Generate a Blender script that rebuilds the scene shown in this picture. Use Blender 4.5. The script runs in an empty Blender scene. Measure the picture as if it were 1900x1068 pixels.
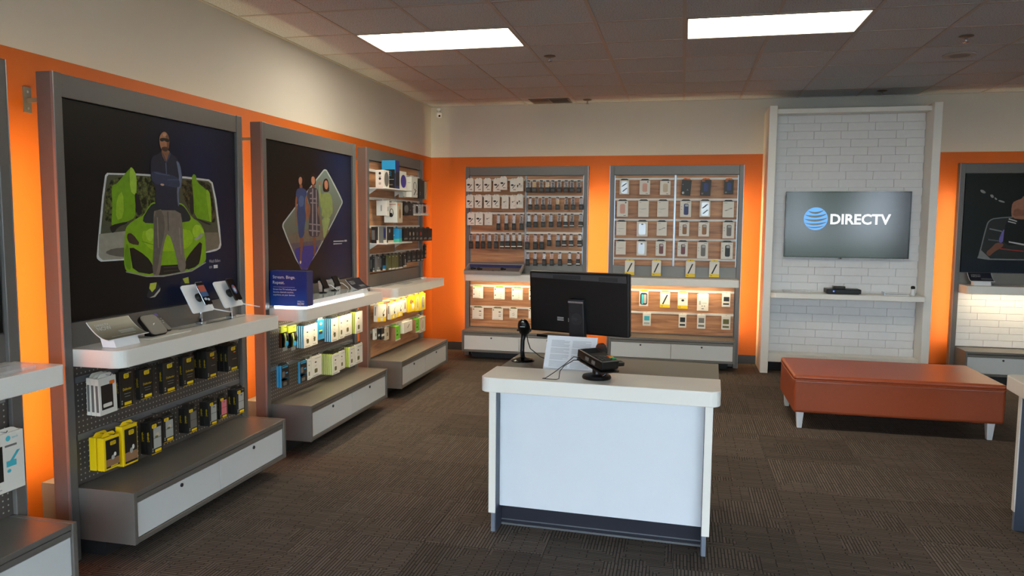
import bpy, math, random
from mathutils import Matrix, Vector
random.seed(7)
PI=math.pi
# ---------------------------------------------------------------- camera, world, exposure
sc=bpy.context.scene
COL=sc.collection
cam_d=bpy.data.cameras.new('camera'); cam=bpy.data.objects.new('camera',cam_d); COL.objects.link(cam)
cam_d.sensor_width=36; cam_d.sensor_fit='HORIZONTAL'; cam_d.lens=36*1392.86/1900; cam_d.clip_start=.05
YAW,PITCH,ROLL=-.2222,-.0876,.0089
_f=Vector((math.sin(YAW)*math.cos(PITCH),math.cos(YAW)*math.cos(PITCH),math.sin(PITCH)))
_r=Vector((math.cos(YAW),-math.sin(YAW),0)); _u=_r.cross(_f)
_R=math.cos(ROLL)*_r+math.sin(ROLL)*_u; _U=-math.sin(ROLL)*_r+math.cos(ROLL)*_u
cam.matrix_world=Matrix(((_R.x,_U.x,-_f.x,3.0575),(_R.y,_U.y,-_f.y,-8.9411),(_R.z,_U.z,-_f.z,1.6003),(0,0,0,1)))
sc.camera=cam
sc.view_settings.view_transform='Standard'; sc.view_settings.look='None'
sc.view_settings.gamma=1.0; sc.view_settings.use_curve_mapping=False
sc.view_settings.exposure=0.35
SKY=(.74,.87,1.0); SKY_STRENGTH=11.5
LAMP=13.0; GLOW=76.0; UNDER=52.0
w=bpy.data.worlds.new('sky'); sc.world=w; w.use_nodes=True
w.node_tree.nodes['Background'].inputs[0].default_value=(*SKY,1)
w.node_tree.nodes['Background'].inputs[1].default_value=SKY_STRENGTH

# ---------------------------------------------------------------- helpers
def lin(c):
    def g(v):
        v/=255; return v/12.92 if v<=.04045 else ((v+.055)/1.055)**2.4
    return tuple(g(v) for v in c)
MATS={}
def pm(name,c,rough=.5,metal=0,var=.06,scale=8,bump=0,spec=.5,emit=None,es=0,alpha=None,trans=0,coat=0):
    """principled material with a little procedural noise in its colour"""
    if name in MATS: return MATS[name]
    m=bpy.data.materials.new(name); m.use_nodes=True; nt=m.node_tree; b=nt.nodes['Principled BSDF']
    b.inputs['Roughness'].default_value=rough; b.inputs['Metallic'].default_value=metal
    b.inputs['Specular IOR Level'].default_value=spec; b.inputs['Coat Weight'].default_value=coat
    col=lin(c)
    if var or bump:
        tc=nt.nodes.new('ShaderNodeTexCoord'); nz=nt.nodes.new('ShaderNodeTexNoise'); nz.inputs['Scale'].default_value=scale; nz.inputs['Detail'].default_value=4
        nt.links.new(tc.outputs['Object'],nz.inputs['Vector'])
        if var:
            mx=nt.nodes.new('ShaderNodeMix'); mx.data_type='RGBA'
            mx.inputs[6].default_value=(*[v*(1-var) for v in col],1); mx.inputs[7].default_value=(*[min(1,v*(1+var)) for v in col],1)
            nt.links.new(nz.outputs['Fac'],mx.inputs[0]); nt.links.new(mx.outputs[2],b.inputs['Base Color'])
        else: b.inputs['Base Color'].default_value=(*col,1)
        if bump:
            bp=nt.nodes.new('ShaderNodeBump'); bp.inputs['Strength'].default_value=bump; bp.inputs['Distance'].default_value=.002
            nt.links.new(nz.outputs['Fac'],bp.inputs['Height']); nt.links.new(bp.outputs['Normal'],b.inputs['Normal'])
    else: b.inputs['Base Color'].default_value=(*col,1)
    if emit: b.inputs['Emission Color'].default_value=(*emit,1); b.inputs['Emission Strength'].default_value=es
    if trans: b.inputs['Transmission Weight'].default_value=trans
    if alpha is not None: b.inputs['Alpha'].default_value=alpha
    MATS[name]=m; return m
def clear(name,c=(235,240,245),f=.25,rough=.05):
    """thin clear plastic or glass: mostly transparent with a glossy sheen"""
    if name in MATS: return MATS[name]
    m=bpy.data.materials.new(name); m.use_nodes=True; nt=m.node_tree; nt.nodes.remove(nt.nodes['Principled BSDF'])
    t=nt.nodes.new('ShaderNodeBsdfTransparent'); g=nt.nodes.new('ShaderNodeBsdfPrincipled'); mx=nt.nodes.new('ShaderNodeMixShader')
    g.inputs['Base Color'].default_value=(*lin(c),1); g.inputs['Roughness'].default_value=rough
    mx.inputs[0].default_value=f
    nt.links.new(t.outputs[0],mx.inputs[1]); nt.links.new(g.outputs[0],mx.inputs[2])
    nt.links.new(mx.outputs[0],nt.nodes['Material Output'].inputs[0]); MATS[name]=m; return m
def glow(name,c,s):
    if name in MATS: return MATS[name]
    m=bpy.data.materials.new(name); m.use_nodes=True; nt=m.node_tree; nt.nodes.remove(nt.nodes['Principled BSDF'])
    e=nt.nodes.new('ShaderNodeEmission'); e.inputs[0].default_value=(*c,1); e.inputs[1].default_value=s
    nt.links.new(e.outputs[0],nt.nodes['Material Output'].inputs[0]); MATS[name]=m; return m

TXT={}
def text_geo(s,bold=0.0):
    k=(s,bold)
    if k in TXT: return TXT[k]
    cu=bpy.data.curves.new('lettering','FONT'); cu.body=s; cu.size=1; cu.resolution_u=3; cu.offset=bold; cu.fill_mode='FRONT'
    o=bpy.data.objects.new('lettering',cu); COL.objects.link(o)
    dg=bpy.context.evaluated_depsgraph_get(); dg.update()
    me=bpy.data.meshes.new_from_object(o.evaluated_get(dg))
    v=[(p.co.x,p.co.y) for p in me.vertices]; f=[tuple(p.vertices) for p in me.polygons]
    bpy.data.objects.remove(o); bpy.data.curves.remove(cu); bpy.data.meshes.remove(me)
    x0=min(p[0] for p in v);x1=max(p[0] for p in v);y0=min(p[1] for p in v);y1=max(p[1] for p in v)
    TXT[k]=([(a-x0,b-y0) for a,b in v],f,x1-x0,y1-y0); return TXT[k]

class MB:
    def __init__(s): s.v=[];s.f=[];s.m=[]
    def add(s,v,f,mi=0):
        o=len(s.v); s.v+= [tuple(p) for p in v]; s.f+=[tuple(i+o for i in q) for q in f]; s.m+=[mi]*len(f); return s
    def box(s,x0,x1,y0,y1,z0,z1,mi=0):
        return s.add([(x0,y0,z0),(x1,y0,z0),(x1,y1,z0),(x0,y1,z0),(x0,y0,z1),(x1,y0,z1),(x1,y1,z1),(x0,y1,z1)],
          [(0,3,2,1),(4,5,6,7),(0,1,5,4),(1,2,6,5),(2,3,7,6),(3,0,4,7)],mi)
    def prism(s,pts,a,b,ax='z',mi=0):
        """polygon extruded: ax z: pts are (x,y); ax y: pts are (x,z); ax x: pts are (y,z)"""
        P={'z':lambda p,t:(p[0],p[1],t),'y':lambda p,t:(p[0],t,p[1]),'x':lambda p,t:(t,p[0],p[1])}[ax]
        n=len(pts); v=[P(p,a) for p in pts]+[P(p,b) for p in pts]
        f=[tuple(range(n))[::-1],tuple(range(n,2*n))]+[(i,(i+1)%n,(i+1)%n+n,i+n) for i in range(n)]
        return s.add(v,f,mi)
    def flat(s,pts,y,mi=0):
        """polygon facing the viewer (towards -Y) at depth y, pts (x,z)"""
        area=sum(pts[i][0]*pts[(i+1)%len(pts)][1]-pts[(i+1)%len(pts)][0]*pts[i][1] for i in range(len(pts)))
        if area<0: pts=pts[::-1]
        return s.add([(p[0],y,p[1]) for p in pts],[tuple(range(len(pts)))],mi)
    def tube(s,pts,r,n=8,mi=0,cap=True):
        pts=[Vector(p) for p in pts]; rs=r if isinstance(r,(list,tuple)) else [r]*len(pts); v=[];f=[]
        for i,p in enumerate(pts):
            t=(pts[min(i+1,len(pts)-1)]-pts[max(i-1,0)]).normalized()
            a=t.cross(Vector((0,0,1)) if abs(t.z)<.9 else Vector((1,0,0))).normalized(); b=t.cross(a)
            for k in range(n): an=2*PI*k/n; v.append(p+(a*math.cos(an)+b*math.sin(an))*rs[i])
        for i in range(len(pts)-1):
            for k in range(n): f.append((i*n+k,i*n+(k+1)%n,(i+1)*n+(k+1)%n,(i+1)*n+k))
        if cap: f.append(tuple(range(n))[::-1]); f.append(tuple(range((len(pts)-1)*n,len(pts)*n)))
        return s.add(v,f,mi)
    def lathe(s,prof,c=(0,0,0),n=24,mi=0):
        v=[];f=[]
        for r,z in prof:
            for k in range(n): v.append((c[0]+r*math.cos(2*PI*k/n),c[1]+r*math.sin(2*PI*k/n),c[2]+z))
        for i in range(len(prof)-1):
            for k in range(n): f.append((i*n+k,i*n+(k+1)%n,(i+1)*n+(k+1)%n,(i+1)*n+k))
        f.append(tuple(range(n))[::-1]); f.append(tuple(range((len(prof)-1)*n,len(prof)*n)))
        return s.add(v,f,mi)
    def text(s,t,x,z,y,h,mi=0,wmax=None,bold=0.0,rot=False,left=False):
        """flat lettering; front face unless left=True (then x runs along depth)"""
        v,f,w_,h_=text_geo(t,bold); k=h/h_; kx=min(k,wmax/w_) if wmax else k
        P=[]
        for a,b in v:
            a*=kx;b*=k
            if rot: a,b=-b,a
            P.append((x+a,y,z+b))
        if left: P=[(y,-q[0],q[2]) for q in P]
        return s.add(P,f,mi)
    def build(s,name,mats,parent=None,M=None,bevel=0,smooth=False,seg=2):
        me=bpy.data.meshes.new(name); me.from_pydata(s.v,[],s.f)
        if not isinstance(mats,(list,tuple)): mats=[mats]
        for m in mats: me.materials.append(m)
        me.polygons.foreach_set('material_index',s.m)
        if smooth: me.polygons.foreach_set('use_smooth',[True]*len(me.polygons))
        me.update()
        return put(name,me,parent,M,bevel,seg)
def put(name,me,parent=None,M=None,bevel=0,seg=2):
    o=bpy.data.objects.new(name,me); COL.objects.link(o)
    if parent is not None: o.parent=parent
    if M is not None: o.matrix_basis=M
    if bevel:
        b=o.modifiers.new('edge','BEVEL'); b.width=bevel; b.segments=seg; b.limit_method='ANGLE'; b.angle_limit=math.radians(40)
    return o
def T(x=0,y=0,z=0): return Matrix.Translation((x,y,z))
def RX(a): return Matrix.Rotation(math.radians(a),4,'X')
def RY(a): return Matrix.Rotation(math.radians(a),4,'Y')
def RZ(a): return Matrix.Rotation(math.radians(a),4,'Z')
def tag(o,label,cat,group=None,kind=None):
    o['label']=label; o['category']=cat
    if group: o['group']=group
    if kind: o['kind']=kind
    return o
def thing(name,label,cat,M=None,group=None):
    o=bpy.data.objects.new(name,None); o.empty_display_size=.05; COL.objects.link(o)
    if M is not None: o.matrix_basis=M
    return tag(o,label,cat,group)
def struct(o): o['kind']='structure'; return o
def rrect(x0,x1,z0,z1,r,n=4):
    P=[]
    for cx,cz,a0 in ((x1-r,z1-r,0),(x0+r,z1-r,90),(x0+r,z0+r,180),(x1-r,z0+r,270)):
        for k in range(n+1):
            a=math.radians(a0+90*k/n); P.append((cx+r*math.cos(a),cz+r*math.sin(a)))
    return P
def ell(cx,cz,rx,rz,n=20): return [(cx+rx*math.cos(2*PI*k/n),cz+rz*math.sin(2*PI*k/n)) for k in range(n)]
def soft(P,it=2):
    for _ in range(it):
        Q=[]
        for i in range(len(P)):
            a=P[i];b=P[(i+1)%len(P)]
            Q+=[(a[0]*.75+b[0]*.25,a[1]*.75+b[1]*.25),(a[0]*.25+b[0]*.75,a[1]*.25+b[1]*.75)]
        P=Q
    return P
ORD=['first','second','third','fourth','fifth','sixth','seventh','eighth','ninth','tenth','eleventh','twelfth']
def FL(y0): return T(0,y0,0)@RZ(90)       # a display on the left wall: local X along it, local -Y into the room
def FB(x0): return T(x0,0,0)              # a display on the back wall
YA,YB,YC,YD=-7.745,-6.0556,-4.364,-2.6771
XE,XF,XG=.5872,2.2879,5.871
W=1.357; H=2.9956; OZ=2.3857
# measured positions, metres along each display: left, right, bottom, top, front distance from the wall
D={}
D['B1']=[(0.045,0.157,0.68,0.875,0.43),(0.177,0.264,0.686,0.878,0.43),(0.315,0.411,0.694,0.865,0.43),(0.487,0.59,0.686,0.867,0.43),(0.649,0.746,0.691,0.868,0.43),(0.859,0.954,0.69,0.863,0.43),(1.063,1.17,0.691,0.863,0.43)]
D['B2']=[(0.058,0.161,0.41,0.587,0.43),(0.182,0.283,0.393,0.61,0.43),(0.381,0.468,0.391,0.573,0.43),(0.475,0.564,0.426,0.58,0.43),(0.681,0.763,0.421,0.577,0.43),(0.867,0.947,0.411,0.57,0.43),(0.969,1.047,0.426,0.573,0.43),(1.142,1.229,0.411,0.581,0.43)]
D['C1']=[(0.022,0.098,0.705,0.877,0.41),(0.101,0.207,0.693,0.866,0.42),(0.3,0.413,0.683,0.86,0.43),(0.416,0.5,0.685,0.861,0.43),(0.504,0.61,0.71,0.877,0.43),(0.731,0.849,0.662,0.86,0.43),(0.865,0.953,0.665,0.862,0.43),(0.956,1.092,0.672,0.862,0.43),(1.171,1.307,0.663,0.86,0.43)]
D['C2']=[(0.013,0.11,0.455,0.62,0.41),(0.233,0.333,0.442,0.611,0.43),(0.34,0.395,0.443,0.612,0.43),(0.402,0.558,0.447,0.618,0.43),(0.739,0.864,0.4,0.578,0.43),(0.867,0.958,0.416,0.582,0.43),(1.043,1.147,0.405,0.585,0.43),(1.157,1.302,0.407,0.588,0.43)]
D['D1']=[(0.003,0.133,1.908,2.049,0.47),(0.246,0.352,1.911,2.151,0.485),(0.402,0.57,1.896,2.066,0.47),(0.648,0.737,1.829,1.902,0.4),(0.74,0.909,1.834,2.049,0.46),(1.058,1.229,1.833,2.039,0.42),(1.296,1.354,1.834,2.032,0.4)]
D['D2']=[(0.1,0.162,1.648,1.799,0.46),(0.303,0.437,1.585,1.79,0.48),(0.577,0.716,1.654,1.792,0.44),(0.746,0.857,1.659,1.794,0.43),(0.872,1.079,1.657,1.788,0.43),(1.112,1.354,1.66,1.791,0.42)]
D['D3']=[(0.003,0.06,1.418,1.546,0.4),(0.063,0.144,1.418,1.55,0.44),(0.147,0.282,1.417,1.546,0.45),(0.351,0.418,1.41,1.549,0.48),(0.592,0.716,1.41,1.543,0.43),(0.725,0.814,1.407,1.542,0.43),(0.821,0.917,1.405,1.542,0.43),(0.927,1.024,1.403,1.541,0.43),(1.032,1.143,1.4,1.541,0.43),(1.151,1.288,1.398,1.54,0.43),(1.296,1.441,1.395,1.54,0.43)]
D['D4']=[(0.007,0.046,1.143,1.297,0.36),(0.049,0.135,1.146,1.299,0.38),(0.138,0.207,1.149,1.302,0.4),(0.21,0.277,1.152,1.303,0.43),(0.29,0.367,1.15,1.303,0.43),(0.375,0.459,1.148,1.302,0.43),(0.468,0.559,1.149,1.302,0.43),(0.606,0.695,1.157,1.297,0.42),(0.714,0.824,1.193,1.309,0.42),(0.839,0.976,1.193,1.308,0.42),(0.995,1.094,1.188,1.309,0.42),(1.11,1.199,1.189,1.308,0.42)]
D['D5']=[(0.003,0.21,0.684,0.86,0.4),(0.257,0.39,0.684,0.854,0.43),(0.408,0.556,0.687,0.856,0.43),(0.579,0.665,0.711,0.863,0.43),(0.73,0.912,0.696,0.862,0.43),(0.923,1.028,0.686,0.866,0.43),(1.049,1.225,0.676,0.864,0.43)]
D['D6']=[(0.027,0.081,0.526,0.641,0.365),(0.084,0.124,0.522,0.637,0.375),(0.127,0.196,0.514,0.635,0.39),(0.199,0.285,0.497,0.629,0.4),(0.369,0.497,0.464,0.621,0.43),(0.583,0.828,0.505,0.631,0.43),(0.921,1.037,0.464,0.62,0.43),(1.052,1.224,0.446,0.623,0.43)]
D['E1']=[(-0.02,0.073,1.951,2.11,0.41),(0.086,0.178,1.951,2.109,0.41),(0.19,0.282,1.951,2.109,0.41),(0.307,0.398,1.951,2.108,0.41),(0.392,0.479,1.969,2.125,0.41),(0.508,0.591,1.948,2.103,0.41),(0.591,0.672,1.953,2.12,0.41)]
D['E2']=[(-0.019,0.069,1.76,1.918,0.41),(0.084,0.172,1.76,1.918,0.41),(0.197,0.285,1.761,1.918,0.41),(0.299,0.386,1.761,1.918,0.41),(0.41,0.493,1.753,1.913,0.41),(0.511,0.594,1.754,1.913,0.41),(0.588,0.671,1.76,1.923,0.41)]
D['E3']=[(-0.004,0.088,1.559,1.713,0.41),(0.095,0.186,1.56,1.714,0.41),(0.205,0.296,1.561,1.714,0.41)]
D['E4']=[(0.349,0.397,1.506,1.691,0.41),(0.443,0.491,1.507,1.692,0.41),(0.533,0.581,1.508,1.693,0.41),(0.624,0.671,1.509,1.693,0.41)]
D['E5']=[(0.016,0.065,1.284,1.459,0.41),(0.096,0.145,1.285,1.46,0.41),(0.163,0.211,1.286,1.461,0.41),(0.241,0.289,1.288,1.462,0.41),(0.321,0.37,1.289,1.463,0.41),(0.394,0.442,1.29,1.464,0.41),(0.455,0.513,1.291,1.47,0.41),(0.528,0.586,1.292,1.471,0.41),(0.6,0.658,1.294,1.472,0.41)]
D['E6']=[(0.698,0.755,1.941,2.079,0.41),(0.765,0.822,1.941,2.079,0.41),(0.847,0.904,1.941,2.079,0.41),(0.92,0.977,1.941,2.078,0.41),(0.981,1.037,1.941,2.078,0.41),(1.055,1.111,1.941,2.078,0.41),(1.135,1.191,1.941,2.078,0.41),(1.202,1.257,1.941,2.077,0.41),(1.281,1.336,1.941,2.077,0.41)]
D['E7']=[(0.724,0.773,1.744,1.888,0.41),(0.8,0.848,1.744,1.888,0.41),(0.875,0.923,1.745,1.888,0.41),(0.953,1.0,1.745,1.888,0.41),(1.043,1.09,1.745,1.889,0.41),(1.145,1.192,1.746,1.889,0.41),(1.221,1.269,1.746,1.889,0.41),(1.314,1.361,1.747,1.889,0.41)]
D['E8']=[(0.709,0.761,1.542,1.696,0.41),(0.788,0.839,1.542,1.697,0.41),(0.877,0.928,1.543,1.697,0.41),(0.969,1.02,1.544,1.698,0.41),(1.064,1.114,1.545,1.699,0.41),(1.137,1.187,1.546,1.699,0.41),(1.211,1.261,1.547,1.7,0.41),(1.311,1.361,1.548,1.7,0.41)]
D['E9']=[(0.691,0.742,1.285,1.463,0.41),(0.787,0.838,1.287,1.464,0.41),(0.862,0.913,1.288,1.465,0.41),(0.95,0.998,1.327,1.473,0.41),(1.053,1.105,1.322,1.47,0.41),(1.123,1.175,1.323,1.471,0.41),(1.203,1.255,1.324,1.472,0.41),(1.302,1.353,1.326,1.473,0.41)]
D['E10']=[(0.7,0.746,1.096,1.253,0.41),(0.79,0.836,1.097,1.255,0.41),(0.897,0.943,1.1,1.257,0.41),(0.985,1.03,1.102,1.258,0.41),(1.081,1.126,1.104,1.26,0.41),(1.194,1.238,1.106,1.262,0.41),(1.292,1.336,1.108,1.263,0.41)]
D['E11']=[(0.067,0.191,0.698,0.854,0.41),(0.326,0.454,0.694,0.849,0.41),(0.54,0.669,0.694,0.846,0.41),(0.745,0.864,0.698,0.846,0.41)]
D['E12']=[(0.062,0.196,0.453,0.604,0.41),(0.306,0.432,0.45,0.603,0.41),(0.514,0.606,0.476,0.605,0.41),(0.743,0.837,0.479,0.607,0.41)]
D['F1']=[(0.067,0.173,1.92,2.094,0.41),(0.288,0.404,1.917,2.091,0.41),(0.511,0.626,1.914,2.086,0.41),(0.738,0.84,1.912,2.097,0.41),(0.946,1.054,1.909,2.096,0.41),(1.198,1.295,1.924,2.095,0.41)]
D['F2']=[(0.043,0.167,1.671,1.864,0.41),(0.278,0.395,1.67,1.865,0.41),(0.488,0.609,1.672,1.865,0.41),(0.735,0.855,1.671,1.865,0.41),(0.945,1.058,1.675,1.866,0.41),(1.189,1.307,1.671,1.861,0.41)]
D['F3']=[(0.041,0.15,1.463,1.633,0.41),(0.268,0.389,1.452,1.635,0.41),(0.487,0.597,1.463,1.634,0.41),(0.73,0.84,1.461,1.633,0.41),(0.937,1.053,1.46,1.634,0.41),(1.196,1.317,1.443,1.637,0.41)]
D['F4']=[(0.04,0.15,1.246,1.413,0.41),(0.271,0.382,1.238,1.416,0.41),(0.481,0.592,1.239,1.419,0.41),(0.719,0.83,1.238,1.416,0.41),(0.931,1.049,1.218,1.417,0.41),(1.185,1.311,1.218,1.417,0.41)]
D['F5']=[(0.146,0.252,1.019,1.196,0.41),(0.444,0.545,1.014,1.201,0.41),(0.814,0.916,1.011,1.202,0.41),(1.067,1.174,1.015,1.202,0.41)]
D['F6']=[(0.314,0.414,0.669,0.855,0.41),(0.545,0.653,0.662,0.85,0.41),(0.738,0.847,0.656,0.852,0.41),(0.948,1.071,0.64,0.844,0.41),(1.213,1.303,0.691,0.855,0.41)]
D['F7']=[(0.358,0.448,0.448,0.61,0.41),(0.754,0.838,0.443,0.609,0.41),(0.954,1.045,0.439,0.611,0.41),(1.215,1.311,0.438,0.605,0.41)]
D['PB']={'frame': [(0.183,1.422),(0.251,1.802),(0.279,1.827),(1.064,1.843),(1.132,1.81),(1.191,1.456),(1.169,1.416),(1.037,1.401),(0.218,1.388),(0.187,1.404)],'photo': [(0.196,1.425),(0.263,1.797),(0.287,1.818),(1.059,1.831),(1.116,1.803),(1.171,1.459),(1.153,1.427),(1.037,1.411),(0.224,1.398),(0.202,1.413)],'road': [(0.205,1.525),(0.4,1.539),(0.393,1.4),(0.224,1.398),(0.202,1.413),(0.196,1.425)],'road2': [(1.011,1.524),(1.162,1.522),(1.171,1.459),(1.153,1.427),(1.037,1.411),(0.99,1.409)],'shade': [(0.232,1.436),(0.293,1.454),(0.39,1.455),(0.388,1.405),(0.28,1.418)],'tree': [(0.271,1.779),(0.367,1.809),(0.486,1.818),(0.611,1.819),(0.611,1.687),(0.552,1.66),(0.486,1.573),(0.415,1.606),(0.266,1.573),(0.24,1.605)],'tree2': [(0.815,1.822),(0.917,1.818),(1.039,1.82),(1.102,1.789),(1.135,1.612),(1.125,1.572),(0.968,1.611),(0.852,1.685)],'ldoor': [(0.297,1.756),(0.314,1.767),(0.331,1.77),(0.379,1.813),(0.428,1.854),(0.446,1.861),(0.474,1.819),(0.471,1.726),(0.457,1.675),(0.457,1.607),(0.397,1.585),(0.293,1.565),(0.286,1.573),(0.298,1.654)],'ldoor_edge': [(0.425,1.855),(0.446,1.861),(0.476,1.819),(0.467,1.73),(0.451,1.721),(0.424,1.741)],'ldoor_panel': [(0.328,1.704),(0.376,1.743),(0.374,1.606),(0.317,1.589)],'ldoor_sill': [(0.276,1.566),(0.397,1.587),(0.393,1.574),(0.332,1.56),(0.296,1.524),(0.278,1.544)],'rdoor': [(0.917,1.837),(0.936,1.859),(0.96,1.849),(0.962,1.816),(1.053,1.772),(1.087,1.749),(1.096,1.582),(1.045,1.592),(0.93,1.61),(0.93,1.724)],'rdoor_edge': [(1.043,1.769),(1.064,1.776),(1.09,1.744),(1.096,1.582),(1.074,1.587)],'rdoor_sill': [(0.925,1.61),(1.102,1.572),(1.06,1.566),(0.967,1.596)],'lmirror': [(0.455,1.73),(0.475,1.73),(0.501,1.684),(0.497,1.616),(0.47,1.62),(0.457,1.675)],'rmirror': [(0.895,1.733),(0.928,1.736),(0.926,1.629),(0.908,1.624),(0.894,1.648)],'car': [(0.377,1.539),(0.396,1.569),(0.475,1.607),(0.513,1.616),(0.566,1.677),(0.598,1.691),(0.809,1.693),(0.851,1.675),(0.907,1.61),(0.982,1.582),(1.026,1.524),(1.033,1.376),(1.019,1.348),(0.894,1.306),(0.652,1.292),(0.522,1.298),(0.384,1.329),(0.364,1.355),(0.363,1.423)],'shield': [(0.499,1.594),(0.565,1.669),(0.604,1.683),(0.808,1.685),(0.851,1.666),(0.907,1.606),(0.876,1.582),(0.535,1.573)],'hood': [(0.509,1.551),(0.875,1.552),(0.932,1.486),(0.84,1.423),(0.579,1.427),(0.494,1.487)],'llamp': [(0.393,1.527),(0.429,1.526),(0.49,1.462),(0.409,1.472),(0.389,1.497)],'rlamp': [(0.919,1.472),(0.948,1.515),(1.003,1.533),(1.006,1.495)],'lintake': [(0.402,1.467),(0.527,1.407),(0.576,1.352),(0.586,1.303),(0.425,1.331),(0.411,1.404)],'rintake': [(1.001,1.485),(0.899,1.42),(0.837,1.366),(0.835,1.31),(0.956,1.331),(0.981,1.379)],'grille': [(0.576,1.352),(0.851,1.347),(0.849,1.309),(0.652,1.296),(0.586,1.303)],'pants': [(0.597,1.652),(0.807,1.651),(0.825,1.572),(0.826,1.442),(0.849,1.309),(0.784,1.299),(0.76,1.407),(0.704,1.536),(0.66,1.465),(0.629,1.322),(0.612,1.295),(0.563,1.304),(0.585,1.484),(0.588,1.608)],'pants_shade': [(0.596,1.647),(0.668,1.644),(0.677,1.537),(0.639,1.447),(0.599,1.306),(0.567,1.308),(0.585,1.484)],'shirt': [(0.588,1.926),(0.643,1.944),(0.663,1.959),(0.737,1.961),(0.792,1.934),(0.826,1.905),(0.836,1.823),(0.82,1.776),(0.798,1.766),(0.8,1.665),(0.804,1.648),(0.603,1.647),(0.615,1.767),(0.578,1.8),(0.578,1.869)],'shirt_light': [(0.784,1.925),(0.818,1.905),(0.833,1.823),(0.82,1.776),(0.798,1.766),(0.8,1.665),(0.787,1.683),(0.784,1.774),(0.808,1.821),(0.796,1.885)],'arms': [(0.58,1.843),(0.613,1.854),(0.705,1.842),(0.787,1.834),(0.814,1.803),(0.805,1.771),(0.688,1.779),(0.59,1.787)],'hand': [(0.651,1.789),(0.682,1.788),(0.677,1.777),(0.652,1.779)],'neck': [(0.668,1.973),(0.731,1.974),(0.739,1.944),(0.701,1.9),(0.669,1.942)],'head': [(0.653,2.02),(0.658,2.042),(0.682,2.065),(0.708,2.068),(0.73,2.046),(0.734,2.015),(0.727,1.978),(0.697,1.962),(0.668,1.968),(0.656,1.993)],'face_shade': [(0.701,2.056),(0.721,2.056),(0.735,2.024),(0.734,2.015),(0.727,1.978),(0.704,1.967),(0.715,2.004)],'beard': [(0.668,1.982),(0.698,1.989),(0.725,1.985),(0.717,1.968),(0.697,1.961),(0.67,1.968)],'glasses': [(0.657,2.029),(0.694,2.035),(0.734,2.031),(0.732,2.016),(0.706,2.014),(0.694,2.021),(0.679,2.013),(0.659,2.014)],'lshoe': [(0.515,1.198),(0.538,1.231),(0.552,1.261),(0.591,1.267),(0.623,1.237),(0.619,1.22),(0.568,1.189),(0.529,1.183)],'llace': [(0.546,1.261),(0.597,1.262),(0.587,1.231),(0.559,1.213),(0.538,1.235)],'lsole': [(0.536,1.185),(0.571,1.193),(0.625,1.231),(0.621,1.215),(0.581,1.185)],'lip': [(0.372,1.336),(0.522,1.303),(0.652,1.296),(0.894,1.31),(1.025,1.351),(1.028,1.345),(0.896,1.302),(0.652,1.288),(0.522,1.296),(0.373,1.33)],'hood_l': [(0.518,1.529),(0.553,1.548),(0.588,1.551),(0.577,1.485),(0.544,1.481)],'hood_c': [(0.494,1.487),(0.581,1.465),(0.581,1.461),(0.494,1.481)],'fend_r': [(0.936,1.572),(0.989,1.563),(1.026,1.514),(0.995,1.524),(0.932,1.486),(0.904,1.534)],'fend_l': [(0.366,1.422),(0.388,1.489),(0.408,1.412),(0.411,1.336),(0.373,1.351)],'gr1': [(0.657,1.341),(0.785,1.339),(0.785,1.333),(0.656,1.335)],'gr2': [(0.656,1.321),(0.806,1.319),(0.806,1.314),(0.656,1.315)],'mouth': [(0.684,1.983),(0.715,1.984),(0.715,1.981),(0.684,1.98)],'brow_l': [(0.681,2.057),(0.708,2.062),(0.714,2.047),(0.684,2.04)],'zip': [(0.695,1.902),(0.703,1.903),(0.705,1.842),(0.698,1.842)],'collar': [(0.665,1.958),(0.675,1.949),(0.702,1.899),(0.737,1.945),(0.743,1.955),(0.732,1.963),(0.704,1.912),(0.68,1.949)],'fold1': [(0.614,1.608),(0.622,1.608),(0.622,1.448),(0.614,1.444)],'fold2': [(0.698,1.64),(0.706,1.64),(0.707,1.536),(0.7,1.536)],'fold3': [(0.788,1.554),(0.8,1.554),(0.81,1.405),(0.8,1.401)],'sleeve1': [(0.602,1.848),(0.678,1.842),(0.732,1.84),(0.729,1.833),(0.671,1.835),(0.606,1.84)],'sleeve2': [(0.703,1.815),(0.8,1.821),(0.803,1.814),(0.706,1.807)],'rshoe': [(0.788,1.238),(0.811,1.269),(0.862,1.275),(0.875,1.236),(0.852,1.219),(0.794,1.223)],'rlace': [(0.811,1.267),(0.862,1.273),(0.868,1.236),(0.831,1.239)]}
D['PB_T']=[1.054,1.344]
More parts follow.
